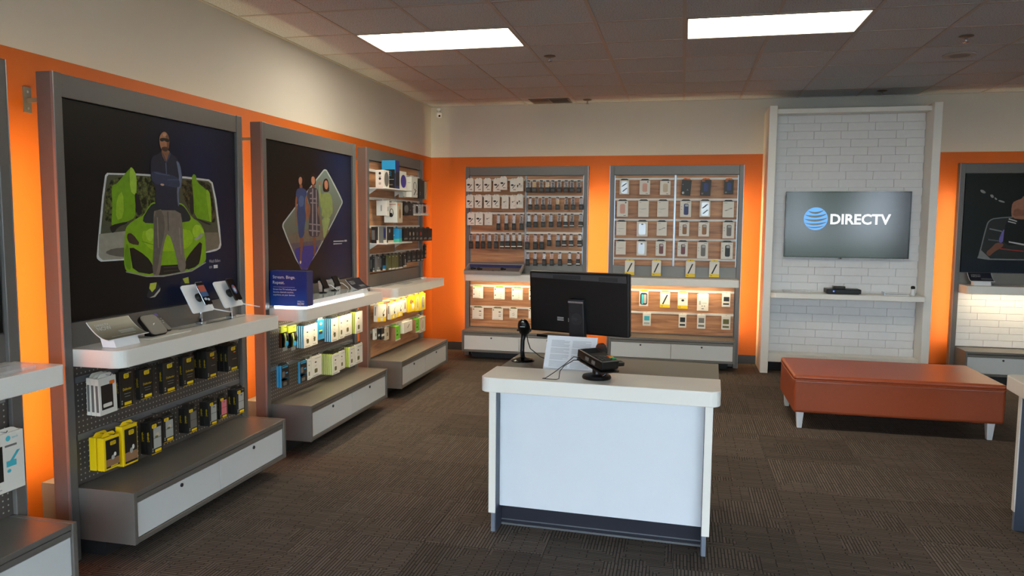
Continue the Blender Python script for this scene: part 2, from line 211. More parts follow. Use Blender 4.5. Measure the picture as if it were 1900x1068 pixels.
D['PC']={'frame': [(0.838,1.989),(0.874,1.999),(0.913,1.991),(1.179,1.769),(1.178,1.734),(0.577,1.23),(0.457,1.237),(0.212,1.544),(0.217,1.577),(0.257,1.603)],'photo': [(0.847,1.98),(0.874,1.988),(0.9,1.982),(1.159,1.766),(1.158,1.735),(0.566,1.23),(0.469,1.236),(0.229,1.546),(0.233,1.573),(0.266,1.597)],'sofa': [(0.283,1.517),(0.99,1.56),(0.778,1.405),(0.347,1.41)],'floor': [(0.325,1.433),(0.796,1.45),(0.566,1.23),(0.469,1.236)],'rug': [(0.361,1.383),(0.447,1.405),(0.608,1.412),(0.751,1.402),(0.698,1.347),(0.612,1.274),(0.566,1.233),(0.47,1.238)],'d1': [(0.421,1.822),(0.46,1.833),(0.511,1.837),(0.571,1.821),(0.57,1.781),(0.545,1.773),(0.535,1.694),(0.557,1.624),(0.531,1.561),(0.52,1.483),(0.464,1.465),(0.441,1.484),(0.429,1.592),(0.416,1.654),(0.432,1.692),(0.427,1.769),(0.401,1.772)],'d1b': [(0.451,1.777),(0.53,1.78),(0.522,1.702),(0.448,1.696)],'a1': [(0.401,1.772),(0.43,1.769),(0.417,1.692),(0.406,1.592),(0.421,1.562),(0.397,1.562),(0.393,1.653)],'a1b': [(0.545,1.773),(0.575,1.782),(0.58,1.695),(0.572,1.593),(0.556,1.585),(0.55,1.679)],'l1': [(0.452,1.473),(0.512,1.483),(0.497,1.39),(0.476,1.328),(0.483,1.312),(0.458,1.282),(0.446,1.287),(0.462,1.383)],'s1': [(0.446,1.298),(0.472,1.305),(0.474,1.285),(0.45,1.278)],'h1': [(0.435,1.906),(0.471,1.939),(0.526,1.935),(0.554,1.902),(0.54,1.866),(0.511,1.855),(0.477,1.854),(0.449,1.861)],'f1': [(0.455,1.904),(0.479,1.917),(0.503,1.909),(0.504,1.876),(0.484,1.854),(0.463,1.858),(0.451,1.881)],'n1': [(0.466,1.861),(0.5,1.862),(0.511,1.835),(0.463,1.83)],'d2': [(0.596,1.833),(0.637,1.847),(0.713,1.847),(0.755,1.828),(0.76,1.711),(0.748,1.707),(0.733,1.674),(0.774,1.594),(0.771,1.479),(0.676,1.471),(0.59,1.486),(0.597,1.593),(0.633,1.689),(0.601,1.735),(0.57,1.789)],'a2': [(0.568,1.727),(0.617,1.72),(0.638,1.601),(0.613,1.577),(0.594,1.609),(0.566,1.656)],'a2b': [(0.743,1.711),(0.765,1.711),(0.791,1.569),(0.773,1.553)],'l2': [(0.651,1.473),(0.707,1.476),(0.705,1.399),(0.686,1.327),(0.664,1.328),(0.671,1.4)],'h2': [(0.631,1.918),(0.64,1.946),(0.691,1.957),(0.72,1.931),(0.715,1.875),(0.696,1.864),(0.646,1.862),(0.63,1.886)],'f2': [(0.644,1.919),(0.673,1.932),(0.703,1.922),(0.704,1.886),(0.68,1.865),(0.648,1.875)],'n2': [(0.655,1.87),(0.697,1.872),(0.701,1.846),(0.651,1.844)],'st1': [(0.62,1.807),(0.67,1.813),(0.673,1.801),(0.619,1.795)],'st2': [(0.618,1.767),(0.728,1.767),(0.727,1.759),(0.618,1.758)],'st3': [(0.626,1.736),(0.735,1.735),(0.735,1.727),(0.625,1.726)],'st4': [(0.599,1.577),(0.774,1.569),(0.773,1.559),(0.599,1.568)],'st5': [(0.595,1.53),(0.772,1.52),(0.772,1.51),(0.594,1.52)],'st6': [(0.654,1.84),(0.674,1.841),(0.663,1.481),(0.643,1.481)],'st7': [(0.712,1.835),(0.73,1.835),(0.728,1.48),(0.711,1.48)],'d3': [(0.789,1.797),(0.851,1.812),(0.942,1.82),(0.987,1.78),(0.999,1.662),(0.964,1.645),(0.945,1.619),(0.801,1.625),(0.812,1.676),(0.778,1.724)],'a3': [(0.765,1.869),(0.791,1.875),(0.786,1.822),(0.806,1.79),(0.787,1.724),(0.771,1.781)],'p3': [(0.805,1.622),(0.955,1.621),(0.935,1.586),(0.887,1.502),(0.835,1.449),(0.825,1.528)],'h3': [(0.835,1.889),(0.854,1.919),(0.899,1.93),(0.926,1.91),(0.943,1.861),(0.936,1.824),(0.851,1.82),(0.834,1.832),(0.826,1.864)],'f3': [(0.853,1.894),(0.884,1.916),(0.916,1.903),(0.923,1.865),(0.897,1.839),(0.863,1.849)],'hn': [(0.76,1.881),(0.774,1.902),(0.795,1.895),(0.794,1.867),(0.77,1.86)],'tx1': [(1.0,1.437),(1.19,1.436),(1.19,1.427),(1.0,1.428)],'tx2': [(1.0,1.416),(1.154,1.415),(1.154,1.408),(0.999,1.408)],'tx3': [(1.2,1.44),(1.247,1.44),(1.247,1.426),(1.2,1.426)]}
D['PG']={'frame': [(0.156,1.256),(0.175,1.318),(0.224,1.615),(0.246,1.662),(0.298,1.689),(0.563,1.708),(1.038,1.727),(1.087,1.675),(1.138,1.256),(0.591,1.256)],'photo': [(0.177,1.27),(0.236,1.615),(0.255,1.653),(0.301,1.679),(0.564,1.698),(1.027,1.714),(1.07,1.669),(1.119,1.275),(0.59,1.269)],'torso': [(0.451,1.843),(0.491,1.867),(0.537,1.883),(0.541,1.907),(0.583,1.916),(0.633,1.87),(0.683,1.818),(0.691,1.686),(0.566,1.671),(0.454,1.684),(0.444,1.763)],'arm': [(0.472,1.79),(0.557,1.764),(0.638,1.791),(0.642,1.725),(0.548,1.711),(0.46,1.697)],'short': [(0.419,1.681),(0.566,1.665),(0.692,1.672),(0.719,1.434),(0.581,1.419),(0.387,1.402),(0.394,1.59)],'s1': [(0.428,1.684),(0.504,1.657),(0.504,1.647),(0.427,1.67)],'s2': [(0.423,1.657),(0.495,1.637),(0.496,1.627),(0.421,1.646)],'s3': [(0.439,1.45),(0.581,1.425),(0.707,1.434),(0.708,1.42),(0.582,1.408),(0.443,1.437)],'glove': [(0.343,1.449),(0.378,1.563),(0.401,1.57),(0.401,1.476),(0.376,1.426)],'arm2': [(0.235,1.332),(0.292,1.387),(0.325,1.435),(0.398,1.429),(0.388,1.389),(0.307,1.334),(0.268,1.286)],'rope': [(0.365,1.378),(0.713,1.341),(0.713,1.33),(0.366,1.366)],'rope2': [(0.256,1.582),(0.372,1.556),(0.373,1.543),(0.257,1.568)],'rope3': [(0.251,1.47),(0.348,1.458),(0.349,1.447),(0.252,1.457)],'g1': [(0.147,1.973),(0.18,1.969),(0.205,1.943),(0.188,1.932),(0.157,1.947)],'g2': [(0.239,1.923),(0.27,1.923),(0.281,1.893),(0.257,1.889)],'g3': [(0.284,1.899),(0.311,1.88),(0.306,1.867),(0.288,1.876)],'g4': [(0.321,1.872),(0.379,1.854),(0.38,1.838),(0.325,1.853)]}
# ---------------------------------------------------------------- materials
M_white=pm('wall_paint_white',(198,194,187),.75,var=.03,scale=3,bump=.05)
M_orange=pm('wall_paint_orange',(188,92,12),.6,var=.04,scale=2,bump=.03)
M_grey=pm('grey_laminate',(118,114,108),.38,.35,var=.05,scale=30)
M_grey2=pm('grey_post_laminate',(110,107,103),.42,.25,var=.05,scale=30)
M_trim=pm('aluminium_edge',(150,155,160),.3,.7,var=.03)
M_dark=pm('dark_plinth',(30,30,32),.6)
M_base=pm('baseboard_vinyl',(58,58,62),.45)
M_shelf=pm('cream_laminate',(236,233,224),.3,var=.02,scale=5)
M_drawer=pm('drawer_front_white',(210,213,212),.35,var=.02)
M_lock=pm('lock_steel',(70,70,75),.3,.8)
M_black=pm('black_plastic',(11,11,12),.4,spec=.35)
M_blackg=pm('black_gloss',(9,9,11),.12)
M_chrome=pm('brushed_steel',(190,195,205),.25,1)
M_wht=pm('white_plastic',(232,234,236),.35,var=.02)
M_rail=pm('white_rail',(225,222,214),.35,var=.02)
M_clear=clear('clear_plastic')
M_glass=clear('window_glass',(240,245,250),.06,.0)
M_yellow=pm('print_yellow',(240,205,10),.45); M_ltgrey=pm('print_light_grey',(170,172,168),.4); M_pink=pm('print_pink',(222,120,132),.45)
M_card=pm('white_card',(228,225,214),.55,var=.02); M_cardb=pm('black_card',(24,23,22),.45); M_blue=pm('print_blue',(40,150,205),.45); M_lime=pm('print_lime',(196,215,70),.5)
M_green=pm('print_green',(110,190,40),.5); M_kraft=pm('brown_card',(150,112,80),.6); M_ink=pm('print_ink',(38,38,40),.5); M_mid=pm('print_mid_grey',(110,108,104),.5)
M_red=pm('print_red',(205,60,35),.5); M_or=pm('print_orange',(235,120,30),.5); M_navy=pm('print_navy',(30,45,110),.45); M_purple=pm('print_purple',(72,56,150),.5)
M_rose=pm('print_rose',(205,150,130),.4); M_silver=pm('foil_silver',(186,190,195),.34,.5); M_deskf=pm('desk_front_white',(222,228,234),.3,var=.02)
M_beige=pm('beige_card',(200,186,160),.6); M_cyan=pm('print_cyan',(70,185,200),.5); M_teal=pm('print_teal',(80,190,160),.5); M_olive=pm('print_olive',(98,98,52),.5)
M_lamp=glow('lamp_lens',(1,.90,.70),LAMP); M_led=glow('warm_led',(1,.76,.38),GLOW); M_ledu=glow('shelf_led',(1,.80,.50),UNDER); M_ledw=glow('cool_led',(.92,.97,1),7)
M_leather=pm('orange_leather',(168,78,42),.36,var=.08,scale=40,bump=.12)

def node_mat(name):
    m=bpy.data.materials.new(name); m.use_nodes=True; return m,m.node_tree,m.node_tree.nodes['Principled BSDF']
def wood_mat(name,c1,c2,c3):
    m,nt,b=node_mat(name); N=nt.nodes.new; L=nt.links.new
    tc=N('ShaderNodeTexCoord'); mp=N('ShaderNodeMapping'); mp.inputs['Scale'].default_value=(1.6,2,20)
    oi=N('ShaderNodeObjectInfo'); ad=N('ShaderNodeVectorMath'); ad.operation='ADD'
    L(tc.outputs['Object'],mp.inputs[0]); L(mp.outputs[0],ad.inputs[0])
    ml=N('ShaderNodeMath'); ml.operation='MULTIPLY'; ml.inputs[1].default_value=37; L(oi.outputs['Random'],ml.inputs[0]); L(ml.outputs[0],ad.inputs[1])
    nz=N('ShaderNodeTexNoise'); nz.inputs['Scale'].default_value=1.6; nz.inputs['Detail'].default_value=7; nz.inputs['Distortion'].default_value=.6; L(ad.outputs[0],nz.inputs['Vector'])
    cr=N('ShaderNodeValToRGB'); cr.color_ramp.elements[0].position=.3; cr.color_ramp.elements[1].position=.72
    cr.color_ramp.elements[0].color=(*lin(c1),1); cr.color_ramp.elements[1].color=(*lin(c3),1); e=cr.color_ramp.elements.new(.5); e.color=(*lin(c2),1)
    L(nz.outputs['Fac'],cr.inputs[0]); L(cr.outputs[0],b.inputs['Base Color']); b.inputs['Roughness'].default_value=.45
    return m
M_wood=wood_mat('walnut_slat',(146,98,66),(182,130,90),(206,154,108))
def carpet_mat():
    m,nt,b=node_mat('carpet_pile'); N=nt.nodes.new; L=nt.links.new
    tc=N('ShaderNodeTexCoord'); oi=N('ShaderNodeObjectInfo'); b.inputs['Roughness'].default_value=.95; b.inputs['Specular IOR Level'].default_value=.15
    ad=N('ShaderNodeVectorMath'); ad.operation='ADD'; ml=N('ShaderNodeMath'); ml.operation='MULTIPLY'; ml.inputs[1].default_value=91.7
    L(oi.outputs['Random'],ml.inputs[0]); L(tc.outputs['Object'],ad.inputs[0]); L(ml.outputs[0],ad.inputs[1])
    def lines(scale,off):
        mp=N('ShaderNodeMapping'); mp.inputs['Scale'].default_value=scale; mp.inputs['Location'].default_value=off; L(ad.outputs[0],mp.inputs[0])
        br=N('ShaderNodeTexBrick'); br.inputs['Scale'].default_value=1; br.offset=.37; br.offset_frequency=3; br.squash=1.6; br.squash_frequency=4
        br.inputs['Mortar Size'].default_value=.11; br.inputs['Mortar Smooth'].default_value=.3; br.inputs['Brick Width'].default_value=7; br.inputs['Row Height'].default_value=.62
        br.inputs['Color1'].default_value=(1,1,1,1); br.inputs['Color2'].default_value=(.72,.72,.72,1); br.inputs['Mortar'].default_value=(.22,.22,.22,1)
        L(mp.outputs[0],br.inputs['Vector']); return br
    a=lines((38,38,38),(0,0,0))
    # cells whose lines run the other way
    sw=N('ShaderNodeSeparateXYZ'); L(ad.outputs[0],sw.inputs[0]); cb=N('ShaderNodeCombineXYZ'); L(sw.outputs[1],cb.inputs[0]); L(sw.outputs[0],cb.inputs[1])
    mp=N('ShaderNodeMapping'); mp.inputs['Scale'].default_value=(38,38,38); L(cb.outputs[0],mp.inputs[0])
    b2=N('ShaderNodeTexBrick'); b2.inputs['Scale'].default_value=1; b2.offset=.43; b2.offset_frequency=2
    for k,v in (('Mortar Size',.11),('Mortar Smooth',.3),('Brick Width',5),('Row Height',.62)): b2.inputs[k].default_value=v
    b2.inputs['Color1'].default_value=(1,1,1,1); b2.inputs['Color2'].default_value=(.72,.72,.72,1); b2.inputs['Mortar'].default_value=(.22,.22,.22,1); L(mp.outputs[0],b2.inputs['Vector'])
    ck=N('ShaderNodeTexVoronoi'); ck.distance='CHEBYCHEV'; ck.inputs['Scale'].default_value=5.0; L(ad.outputs[0],ck.inputs['Vector'])
    gt=N('ShaderNodeMath'); gt.operation='GREATER_THAN'; gt.inputs[1].default_value=.66; sc_=N('ShaderNodeSeparateColor'); L(ck.outputs['Color'],sc_.inputs[0]); L(sc_.outputs[0],gt.inputs[0])
    mx=N('ShaderNodeMix'); mx.data_type='RGBA'; L(gt.outputs[0],mx.inputs[0]); L(a.outputs[0],mx.inputs[6]); L(b2.outputs[0],mx.inputs[7])
    fine=N('ShaderNodeTexNoise'); fine.inputs['Scale'].default_value=260; L(ad.outputs[0],fine.inputs['Vector'])
    m2=N('ShaderNodeMix'); m2.data_type='RGBA'; m2.blend_type='MULTIPLY'; m2.inputs[0].default_value=.5; L(mx.outputs[2],m2.inputs[6]); L(fine.outputs['Color'],m2.inputs[7])
    m3=N('ShaderNodeMix'); m3.data_type='RGBA'; m3.blend_type='MULTIPLY'; m3.inputs[0].default_value=1; m3.inputs[7].default_value=(*lin((122,110,100)),1); L(m2.outputs[2],m3.inputs[6])
    hv=N('ShaderNodeHueSaturation'); mr=N('ShaderNodeMapRange'); mr.inputs[3].default_value=.82; mr.inputs[4].default_value=1.15; L(oi.outputs['Random'],mr.inputs[0]); L(mr.outputs[0],hv.inputs['Value']); L(m3.outputs[2],hv.inputs['Color'])
    L(hv.outputs[0],b.inputs['Base Color'])
    bp=N('ShaderNodeBump'); bp.inputs['Distance'].default_value=.004; bp.inputs['Strength'].default_value=.5; L(m2.outputs[2],bp.inputs['Height']); L(bp.outputs[0],b.inputs['Normal'])
    return m
M_carpet=carpet_mat()
def tile_mat():
    m,nt,b=node_mat('mineral_fibre_tile'); N=nt.nodes.new; L=nt.links.new
    tc=N('ShaderNodeTexCoord'); oi=N('ShaderNodeObjectInfo'); nz=N('ShaderNodeTexNoise'); nz.inputs['Scale'].default_value=120; nz.inputs['Detail'].default_value=3; L(tc.outputs['Object'],nz.inputs['Vector'])
    cr=N('ShaderNodeValToRGB'); cr.color_ramp.elements[0].position=.36; cr.color_ramp.elements[1].position=.5; cr.color_ramp.elements[0].color=(*lin((156,162,168)),1); cr.color_ramp.elements[1].color=(*lin((198,206,214)),1); L(nz.outputs['Fac'],cr.inputs[0])
    hv=N('ShaderNodeHueSaturation'); mr=N('ShaderNodeMapRange'); mr.inputs[3].default_value=.93; mr.inputs[4].default_value=1.04; L(oi.outputs['Random'],mr.inputs[0]); L(mr.outputs[0],hv.inputs['Value']); L(cr.outputs[0],hv.inputs['Color']); L(hv.outputs[0],b.inputs['Base Color'])
    b.inputs['Roughness'].default_value=.9
    bp=N('ShaderNodeBump'); bp.inputs['Distance'].default_value=.001; bp.inputs['Strength'].default_value=.3; L(nz.outputs['Fac'],bp.inputs['Height']); L(bp.outputs[0],b.inputs['Normal']); return m
M_tile=tile_mat()
def speckle(name,c1,c2,scale=45,cut=.5):
    m,nt,b=node_mat(name); N=nt.nodes.new; L=nt.links.new
    tc=N('ShaderNodeTexCoord'); nz=N('ShaderNodeTexNoise'); nz.inputs['Scale'].default_value=scale; nz.inputs['Detail'].default_value=5; L(tc.outputs['Object'],nz.inputs['Vector'])
    cr=N('ShaderNodeValToRGB'); cr.color_ramp.elements[0].position=cut-.08; cr.color_ramp.elements[1].position=cut+.14; cr.color_ramp.elements[0].color=(*lin(c1),1); cr.color_ramp.elements[1].color=(*lin(c2),1); L(nz.outputs['Fac'],cr.inputs[0]); L(cr.outputs[0],b.inputs['Base Color']); b.inputs['Roughness'].default_value=.5; b.inputs['Specular IOR Level'].default_value=.2; return m
def peg_mat():
    m,nt,b=node_mat('pegboard_metal'); N=nt.nodes.new; L=nt.links.new
    tc=N('ShaderNodeTexCoord'); sp=N('ShaderNodeSeparateXYZ'); L(tc.outputs['Object'],sp.inputs[0])
    def fr(o):
        a=N('ShaderNodeMath'); a.operation='MULTIPLY'; a.inputs[1].default_value=1/.0254; L(o,a.inputs[0])
        f=N('ShaderNodeMath'); f.operation='FRACT'; L(a.outputs[0],f.inputs[0]); s_=N('ShaderNodeMath'); s_.operation='SUBTRACT'; s_.inputs[1].default_value=.5; L(f.outputs[0],s_.inputs[0]); q=N('ShaderNodeMath'); q.operation='POWER'; q.inputs[1].default_value=2; L(s_.outputs[0],q.inputs[0]); return q
    a=fr(sp.outputs[0]); c=fr(sp.outputs[2]); s2=N('ShaderNodeMath'); s2.operation='ADD'; L(a.outputs[0],s2.inputs[0]); L(c.outputs[0],s2.inputs[1])
    lt=N('ShaderNodeMath'); lt.operation='LESS_THAN'; lt.inputs[1].default_value=.022; L(s2.outputs[0],lt.inputs[0])
    mx=N('ShaderNodeMix'); mx.data_type='RGBA'; mx.inputs[6].default_value=(*lin((92,86,82)),1); mx.inputs[7].default_value=(*lin((190,185,175)),1); L(lt.outputs[0],mx.inputs[0]); L(mx.outputs[2],b.inputs['Base Color'])  # pale dots: glints of light at the peg holes, painted into the colour
    b.inputs['Roughness'].default_value=.4; b.inputs['Metallic'].default_value=.3; return m
M_peg=peg_mat()
def grad_mat(name,stops,axis=0,x0=0,x1=1,rough=.35):
    m,nt,b=node_mat(name); N=nt.nodes.new; L=nt.links.new
    tc=N('ShaderNodeTexCoord'); sp=N('ShaderNodeSeparateXYZ'); L(tc.outputs['Object'],sp.inputs[0]); mr=N('ShaderNodeMapRange'); mr.inputs[1].default_value=x0; mr.inputs[2].default_value=x1; L(sp.outputs[axis],mr.inputs[0])
    cr=N('ShaderNodeValToRGB'); el=cr.color_ramp.elements; el[0].position=stops[0][0]; el[0].color=(*lin(stops[0][1]),1); el[1].position=stops[-1][0]; el[1].color=(*lin(stops[-1][1]),1)
    for p,c in stops[1:-1]: e=el.new(p); e.color=(*lin(c),1)
    L(mr.outputs[0],cr.inputs[0]); L(cr.outputs[0],b.inputs['Base Color']); b.inputs['Roughness'].default_value=rough; b.inputs['Specular IOR Level'].default_value=.22; return m

# ---------------------------------------------------------------- the room
RX1,RY0=8.6,-12.0     # right wall, shop front
# floor with carpet tiles
fl=struct(MB().box(-.15,RX1+.15,RY0-.15,.15,-.12,-.012).build('floor',M_dark))
tm=MB().box(-.3045,.3045,-.3045,.3045,-.012,0).build('carpet_tile',M_carpet,fl,T(0,0,-50)); tme=tm.data; bpy.data.objects.remove(tm)
i0=0
for iy in range(17):
    for ix in range(14):
        x=.31+.61*ix; y=-.30-.61*iy
        o=put('carpet_tile',tme,fl,T(x,y,0)@RZ(random.choice((0,90,180,270))))
MB().box(-.1,RX1,RY0,-.3-.61*16.5,-.012,0).build('carpet_border',M_carpet,fl)
# walls
def two_tone(name,x0,x1,y0,y1):
    b=MB().box(x0,x1,y0,y1,0,OZ,0).box(x0,x1,y0,y1,OZ,3.2,1)
    return struct(b.build(name,[M_orange,M_white]))
two_tone('wall_left',-.15,0,RY0,.15); two_tone('wall_back',0,RX1+.15,0,.15)
struct(MB().box(RX1,RX1+.15,RY0,0,0,3.2).build('wall_right',M_white))
struct(MB().box(0,.012,-7.9,0,0,.1).build('baseboard_left',M_base,bevel=.003)); struct(MB().box(.012,RX1,-.012,0,0,.1).build('baseboard_back',M_base,bevel=.003))
struct(MB().box(RX1-.012,RX1,RY0,-.012,0,.1).build('baseboard_right',M_base))
# shop front: piers, header, sill, mullions and panes
wf=MB().box(-.15,.35,RY0-.15,RY0,0,3.2).box(RX1-.35,RX1+.15,RY0-.15,RY0,0,3.2).box(.35,RX1-.35,RY0-.15,RY0,2.75,3.2).box(.35,RX1-.35,RY0-.15,RY0,0,.12)
struct(wf.build('wall_front',M_white))
M_mull=pm('dark_mullion',(60,60,62),.4,.5)
n=6; ww=(RX1-.7)/n
for k in range(n):
    a=.35+k*ww; f=struct(MB().box(a,a+.05,RY0-.1,RY0-.03,.12,2.75).box(a+ww-.05,a+ww,RY0-.1,RY0-.03,.12,2.75).box(a+.05,a+ww-.05,RY0-.1,RY0-.03,.12,.18).box(a+.05,a+ww-.05,RY0-.1,RY0-.03,2.69,2.75).build('window_%d'%(k+1),M_mull))
    MB().box(a+.05,a+ww-.05,RY0-.07,RY0-.06,.18,2.69).build('pane',M_glass,f)
struct(MB().box(-30,40,-60,RY0-.15,-.2,-.1).build('pavement',pm('concrete_paving',(120,118,114),.9,scale=2)))
M_leaf=pm('tree_leaves',(72,110,40),.8,var=.5,scale=3); M_bark=pm('tree_bark',(90,70,52),.9)
for x,y,h,lab in ((9.2,-27,6.0,'tall green tree outside, mirrored in the television screen'),(6.6,-30,5.0,'rounder green tree outside, mirrored left in the television screen')):
    t=thing('tree',lab,'tree',T(x,y,-.1),'trees outside the shop front'); rr_=random.Random(int(x*10))
    for k in range(7):
        r=h*.16*rr_.uniform(.9,1.3); n=8; cx,cy,cz=rr_.uniform(-1,1)*h*.16,rr_.uniform(-1,1)*h*.16,h*(.42+.075*k)
        MB().lathe([(max(.02,r*math.sin(PI*j/n)*rr_.uniform(.85,1.1)),-r*math.cos(PI*j/n)) for j in range(n+1)],c=(cx,cy,cz),n=12).build('leaf_cluster',M_leaf,t,smooth=True)
    MB().tube([(0,0,0),(.05,0,h*.3),(0,.05,h*.6)],[h*.03,h*.022,h*.012]).build('trunk',M_bark,t,smooth=True)
tag(MB().box(-12,26,-24.4,-23.6,-.1,.95).build('hedge',M_leaf,bevel=.15),'added low hedge outside across the car park, mirrored in the television','hedge')  # hedge added so that sky fills only the upper screen reflection
# ceiling: slab, tiles, grid
ce=struct(MB().box(-.15,RX1+.15,RY0-.15,.15,H+.03,3.3).build('ceiling',M_tile))
CX=[.59+.61*k for k in range(-1,14)]; CX[0]=0; CX[-1]=RX1
CY=[0]+[-.5-.61*k for k in range(0,11)]
LIGHTS=[(1,5),(5,5)]             # column, row of each light (two cells wide)
taken=set()
for c,r in LIGHTS: taken|={(c,r),(c+1,r)}
full=None
for r in range(len(CY)-1):
    for c in range(len(CX)-1):
        if (c,r) in taken: continue
        x0,x1,y1,y0=CX[c],CX[c+1],CY[r],CY[r+1]
        cx,cy=(x0+x1)/2,(y0+y1)/2; wx,wy=(x1-x0)/2-.003,(y1-y0)/2-.003
        isf=abs(wx-.302)<.001 and abs(wy-.302)<.001
        if isf and full: me=full
        else:
            o=MB().box(-wx,wx,-wy,wy,0,.018).build('tmp',M_tile); me=o.data; bpy.data.objects.remove(o)
            if isf: full=me
        put('ceiling_tile',me,ce,T(cx,cy,H+.003)@RX(random.uniform(-.12,.12))@RY(random.uniform(-.12,.12)))
M_tbar=pm('grid_bar_paint',(176,172,168),.5)
mid={CX[c+1]:(CY[r+1],CY[r]) for c,r in LIGHTS}
for x in CX[1:-1]:
    for a,b in ([(CY[-1],mid[x][0]+.012),(mid[x][1]-.012,0)] if x in mid else [(CY[-1],0)]): MB().box(x-.012,x+.012,a,b,H-.001,H+.003).build('grid_bar',M_tbar,ce)
for y in CY[1:-1]: MB().box(0,RX1,y-.012,y+.012,H-.0005,H+.0025).build('grid_bar',M_tbar,ce)
MB().box(0,.02,CY[-1],0,H-.002,H+.004).build('wall_angle',M_tbar,ce); MB().box(0,RX1,-.02,0,H-.002,H+.004).build('wall_angle',M_tbar,ce)
for (c,r),lab in zip(LIGHTS,('fluorescent ceiling panel on the left, nearer the orange side wall','fluorescent ceiling panel on the right, towards the television wall')):
    x0,x1,y1,y0=CX[c]+.012,CX[c+2]-.012,CY[r]-.012,CY[r+1]+.012
    t=thing('ceiling_light',lab,'ceiling light',T((x0+x1)/2,(y0+y1)/2,H),'fluorescent ceiling panels')
    hx,hy=(x1-x0)/2,(y1-y0)/2
    fr=MB()
    for b in ((-hx,hx,-hy,-hy+.014),(-hx,hx,hy-.014,hy),(-hx,-hx+.014,-hy,hy),(hx-.014,hx,-hy,hy)): fr.box(*b,-.004,.02)
    fr.build('frame',M_tbar,t,bevel=.002)
    MB().box(-hx+.014,hx-.014,-hy+.014,hy-.014,.004,.016).build('lens',M_lamp,t)
# ceiling fittings
def sprinkler(x,y,lab):
    t=thing('sprinkler_head',lab,'sprinkler',T(x,y,H),'ceiling sprinklers')
    MB().lathe([(.05,0),(.05,-.004),(.03,-.01),(.012,-.012)]).build('escutcheon',pm('brushed_brass',(120,105,90),.4,.6),t,smooth=True)
    MB().lathe([(.009,-.01),(.009,-.03),(.006,-.04)]).build('nozzle',M_chrome,t); MB().lathe([(.02,-.045),(.022,-.047),(.004,-.05)]).build('deflector',M_chrome,t)
sprinkler(1.924,-2.559,'small sprinkler head on the ceiling right of the left light panel')
sprinkler(5.059,-2.662,'small sprinkler head on the ceiling above the round speaker grille')
sprinkler(5.042,-.328,'small sprinkler head on the ceiling above the television wall')
sprinkler(1.957,-.254,'small sprinkler head on the ceiling beside the air vent')
t=thing('ceiling_speaker','round grey speaker grille flush in the ceiling tiles','speaker',T(5.23,-1.99,H))
MB().lathe([(.125,.002),(.125,-.006),(.118,-.009),(.11,-.006)]).build('rim',M_tbar,t,smooth=True); MB().lathe([(.112,-.003),(.06,-.008),(.001,-.01)]).build('grille',pm('speaker_mesh',(140,138,136),.7,scale=300,var=.2),t,smooth=True)
t=thing('ceiling_vent','rectangular slatted air vent in the ceiling by the back wall','vent',T(1.53,-.25,H))
fr=MB()
for b in ((-.23,.23,-.16,-.145),(-.23,.23,.145,.16),(-.23,-.215,-.145,.145),(.215,.23,-.145,.145)): fr.box(*b,-.006,.003)
fr.build('frame',pm('vent_paint',(120,112,106),.5),t); MB().box(-.215,.215,-.145,.145,-.001,.001).build('duct',M_black,t); MB().box(-.006,.006,-.145,.145,-.006,0).build('divider',pm('vent_paint',(120,112,106)),t)
for k in range(16):
    MB().box(-.21,-.008,-.001,.013,-.0015,0).build('slat',pm('vent_paint',(120,112,106)),t,T(0,-.14+.0175*k,-.002)@RX(-35)); MB().box(.008,.21,-.001,.013,-.0015,0).build('slat',pm('vent_paint',(120,112,106)),t,T(0,-.14+.0175*k,-.002)@RX(35))
t=thing('security_camera','small white security camera in the corner below the ceiling','camera',T(.09,-.0,2.92)@RZ(25))
MB().box(-.02,.02,-.05,-.01,.03,.055).build('bracket',M_wht,t,bevel=.004); MB().tube([(0,-.03,.03),(0,-.04,0)],.008).build('arm',M_wht,t)
MB().box(-.03,.03,-.11,-.02,-.04,.022).build('housing',M_wht,t,T(0,-.01,0)@RX(15),bevel=.01); MB().tube([(0,-.108,-.016),(0,-.113,-.017)],.012,14).build('lens',M_blackg,t,T(0,-.01,0)@RX(15))
# ---------------------------------------------------------------- wall display units
def shelf_poly(rl_=.055,rr=.018):
    P=[(0,-.30),(0,-.59+rl_)]
    for k in range(1,7): a=PI+PI/2*k/6; P.append((rl_+rl_*math.cos(a),-.59+rl_+rl_*math.sin(a)))
    x=1.378
    for k in range(0,6): a=1.5*PI+PI/2*k/5; P.append((x-rr+rr*math.cos(a),-.59+rr+rr*math.sin(a)))
    P+=[(x,-.339),(W,-.339),(W,-.30)]
    return P
HOOKS={}
def hook(u,s,z,d,mat=None):
    """a peg hook from the panel out to just past the front package"""
    L_=round(d-.325+.02,2); k=(L_,mat.name if mat else '')
    if k not in HOOKS:
        o=MB().tube([(0,0,0),(0,-L_,.0),(0,-L_-.006,.008)],.0022,6).build('hook',mat or M_chrome); HOOKS[k]=o.data; bpy.data.objects.remove(o)
    put('hook',HOOKS[k],u,T(s,-.325,z))
SHM={}
def shared(key,fn):
    if key not in SHM:
        o=fn(); SHM[key]=o.data; bpy.data.objects.remove(o)
    return SHM[key]
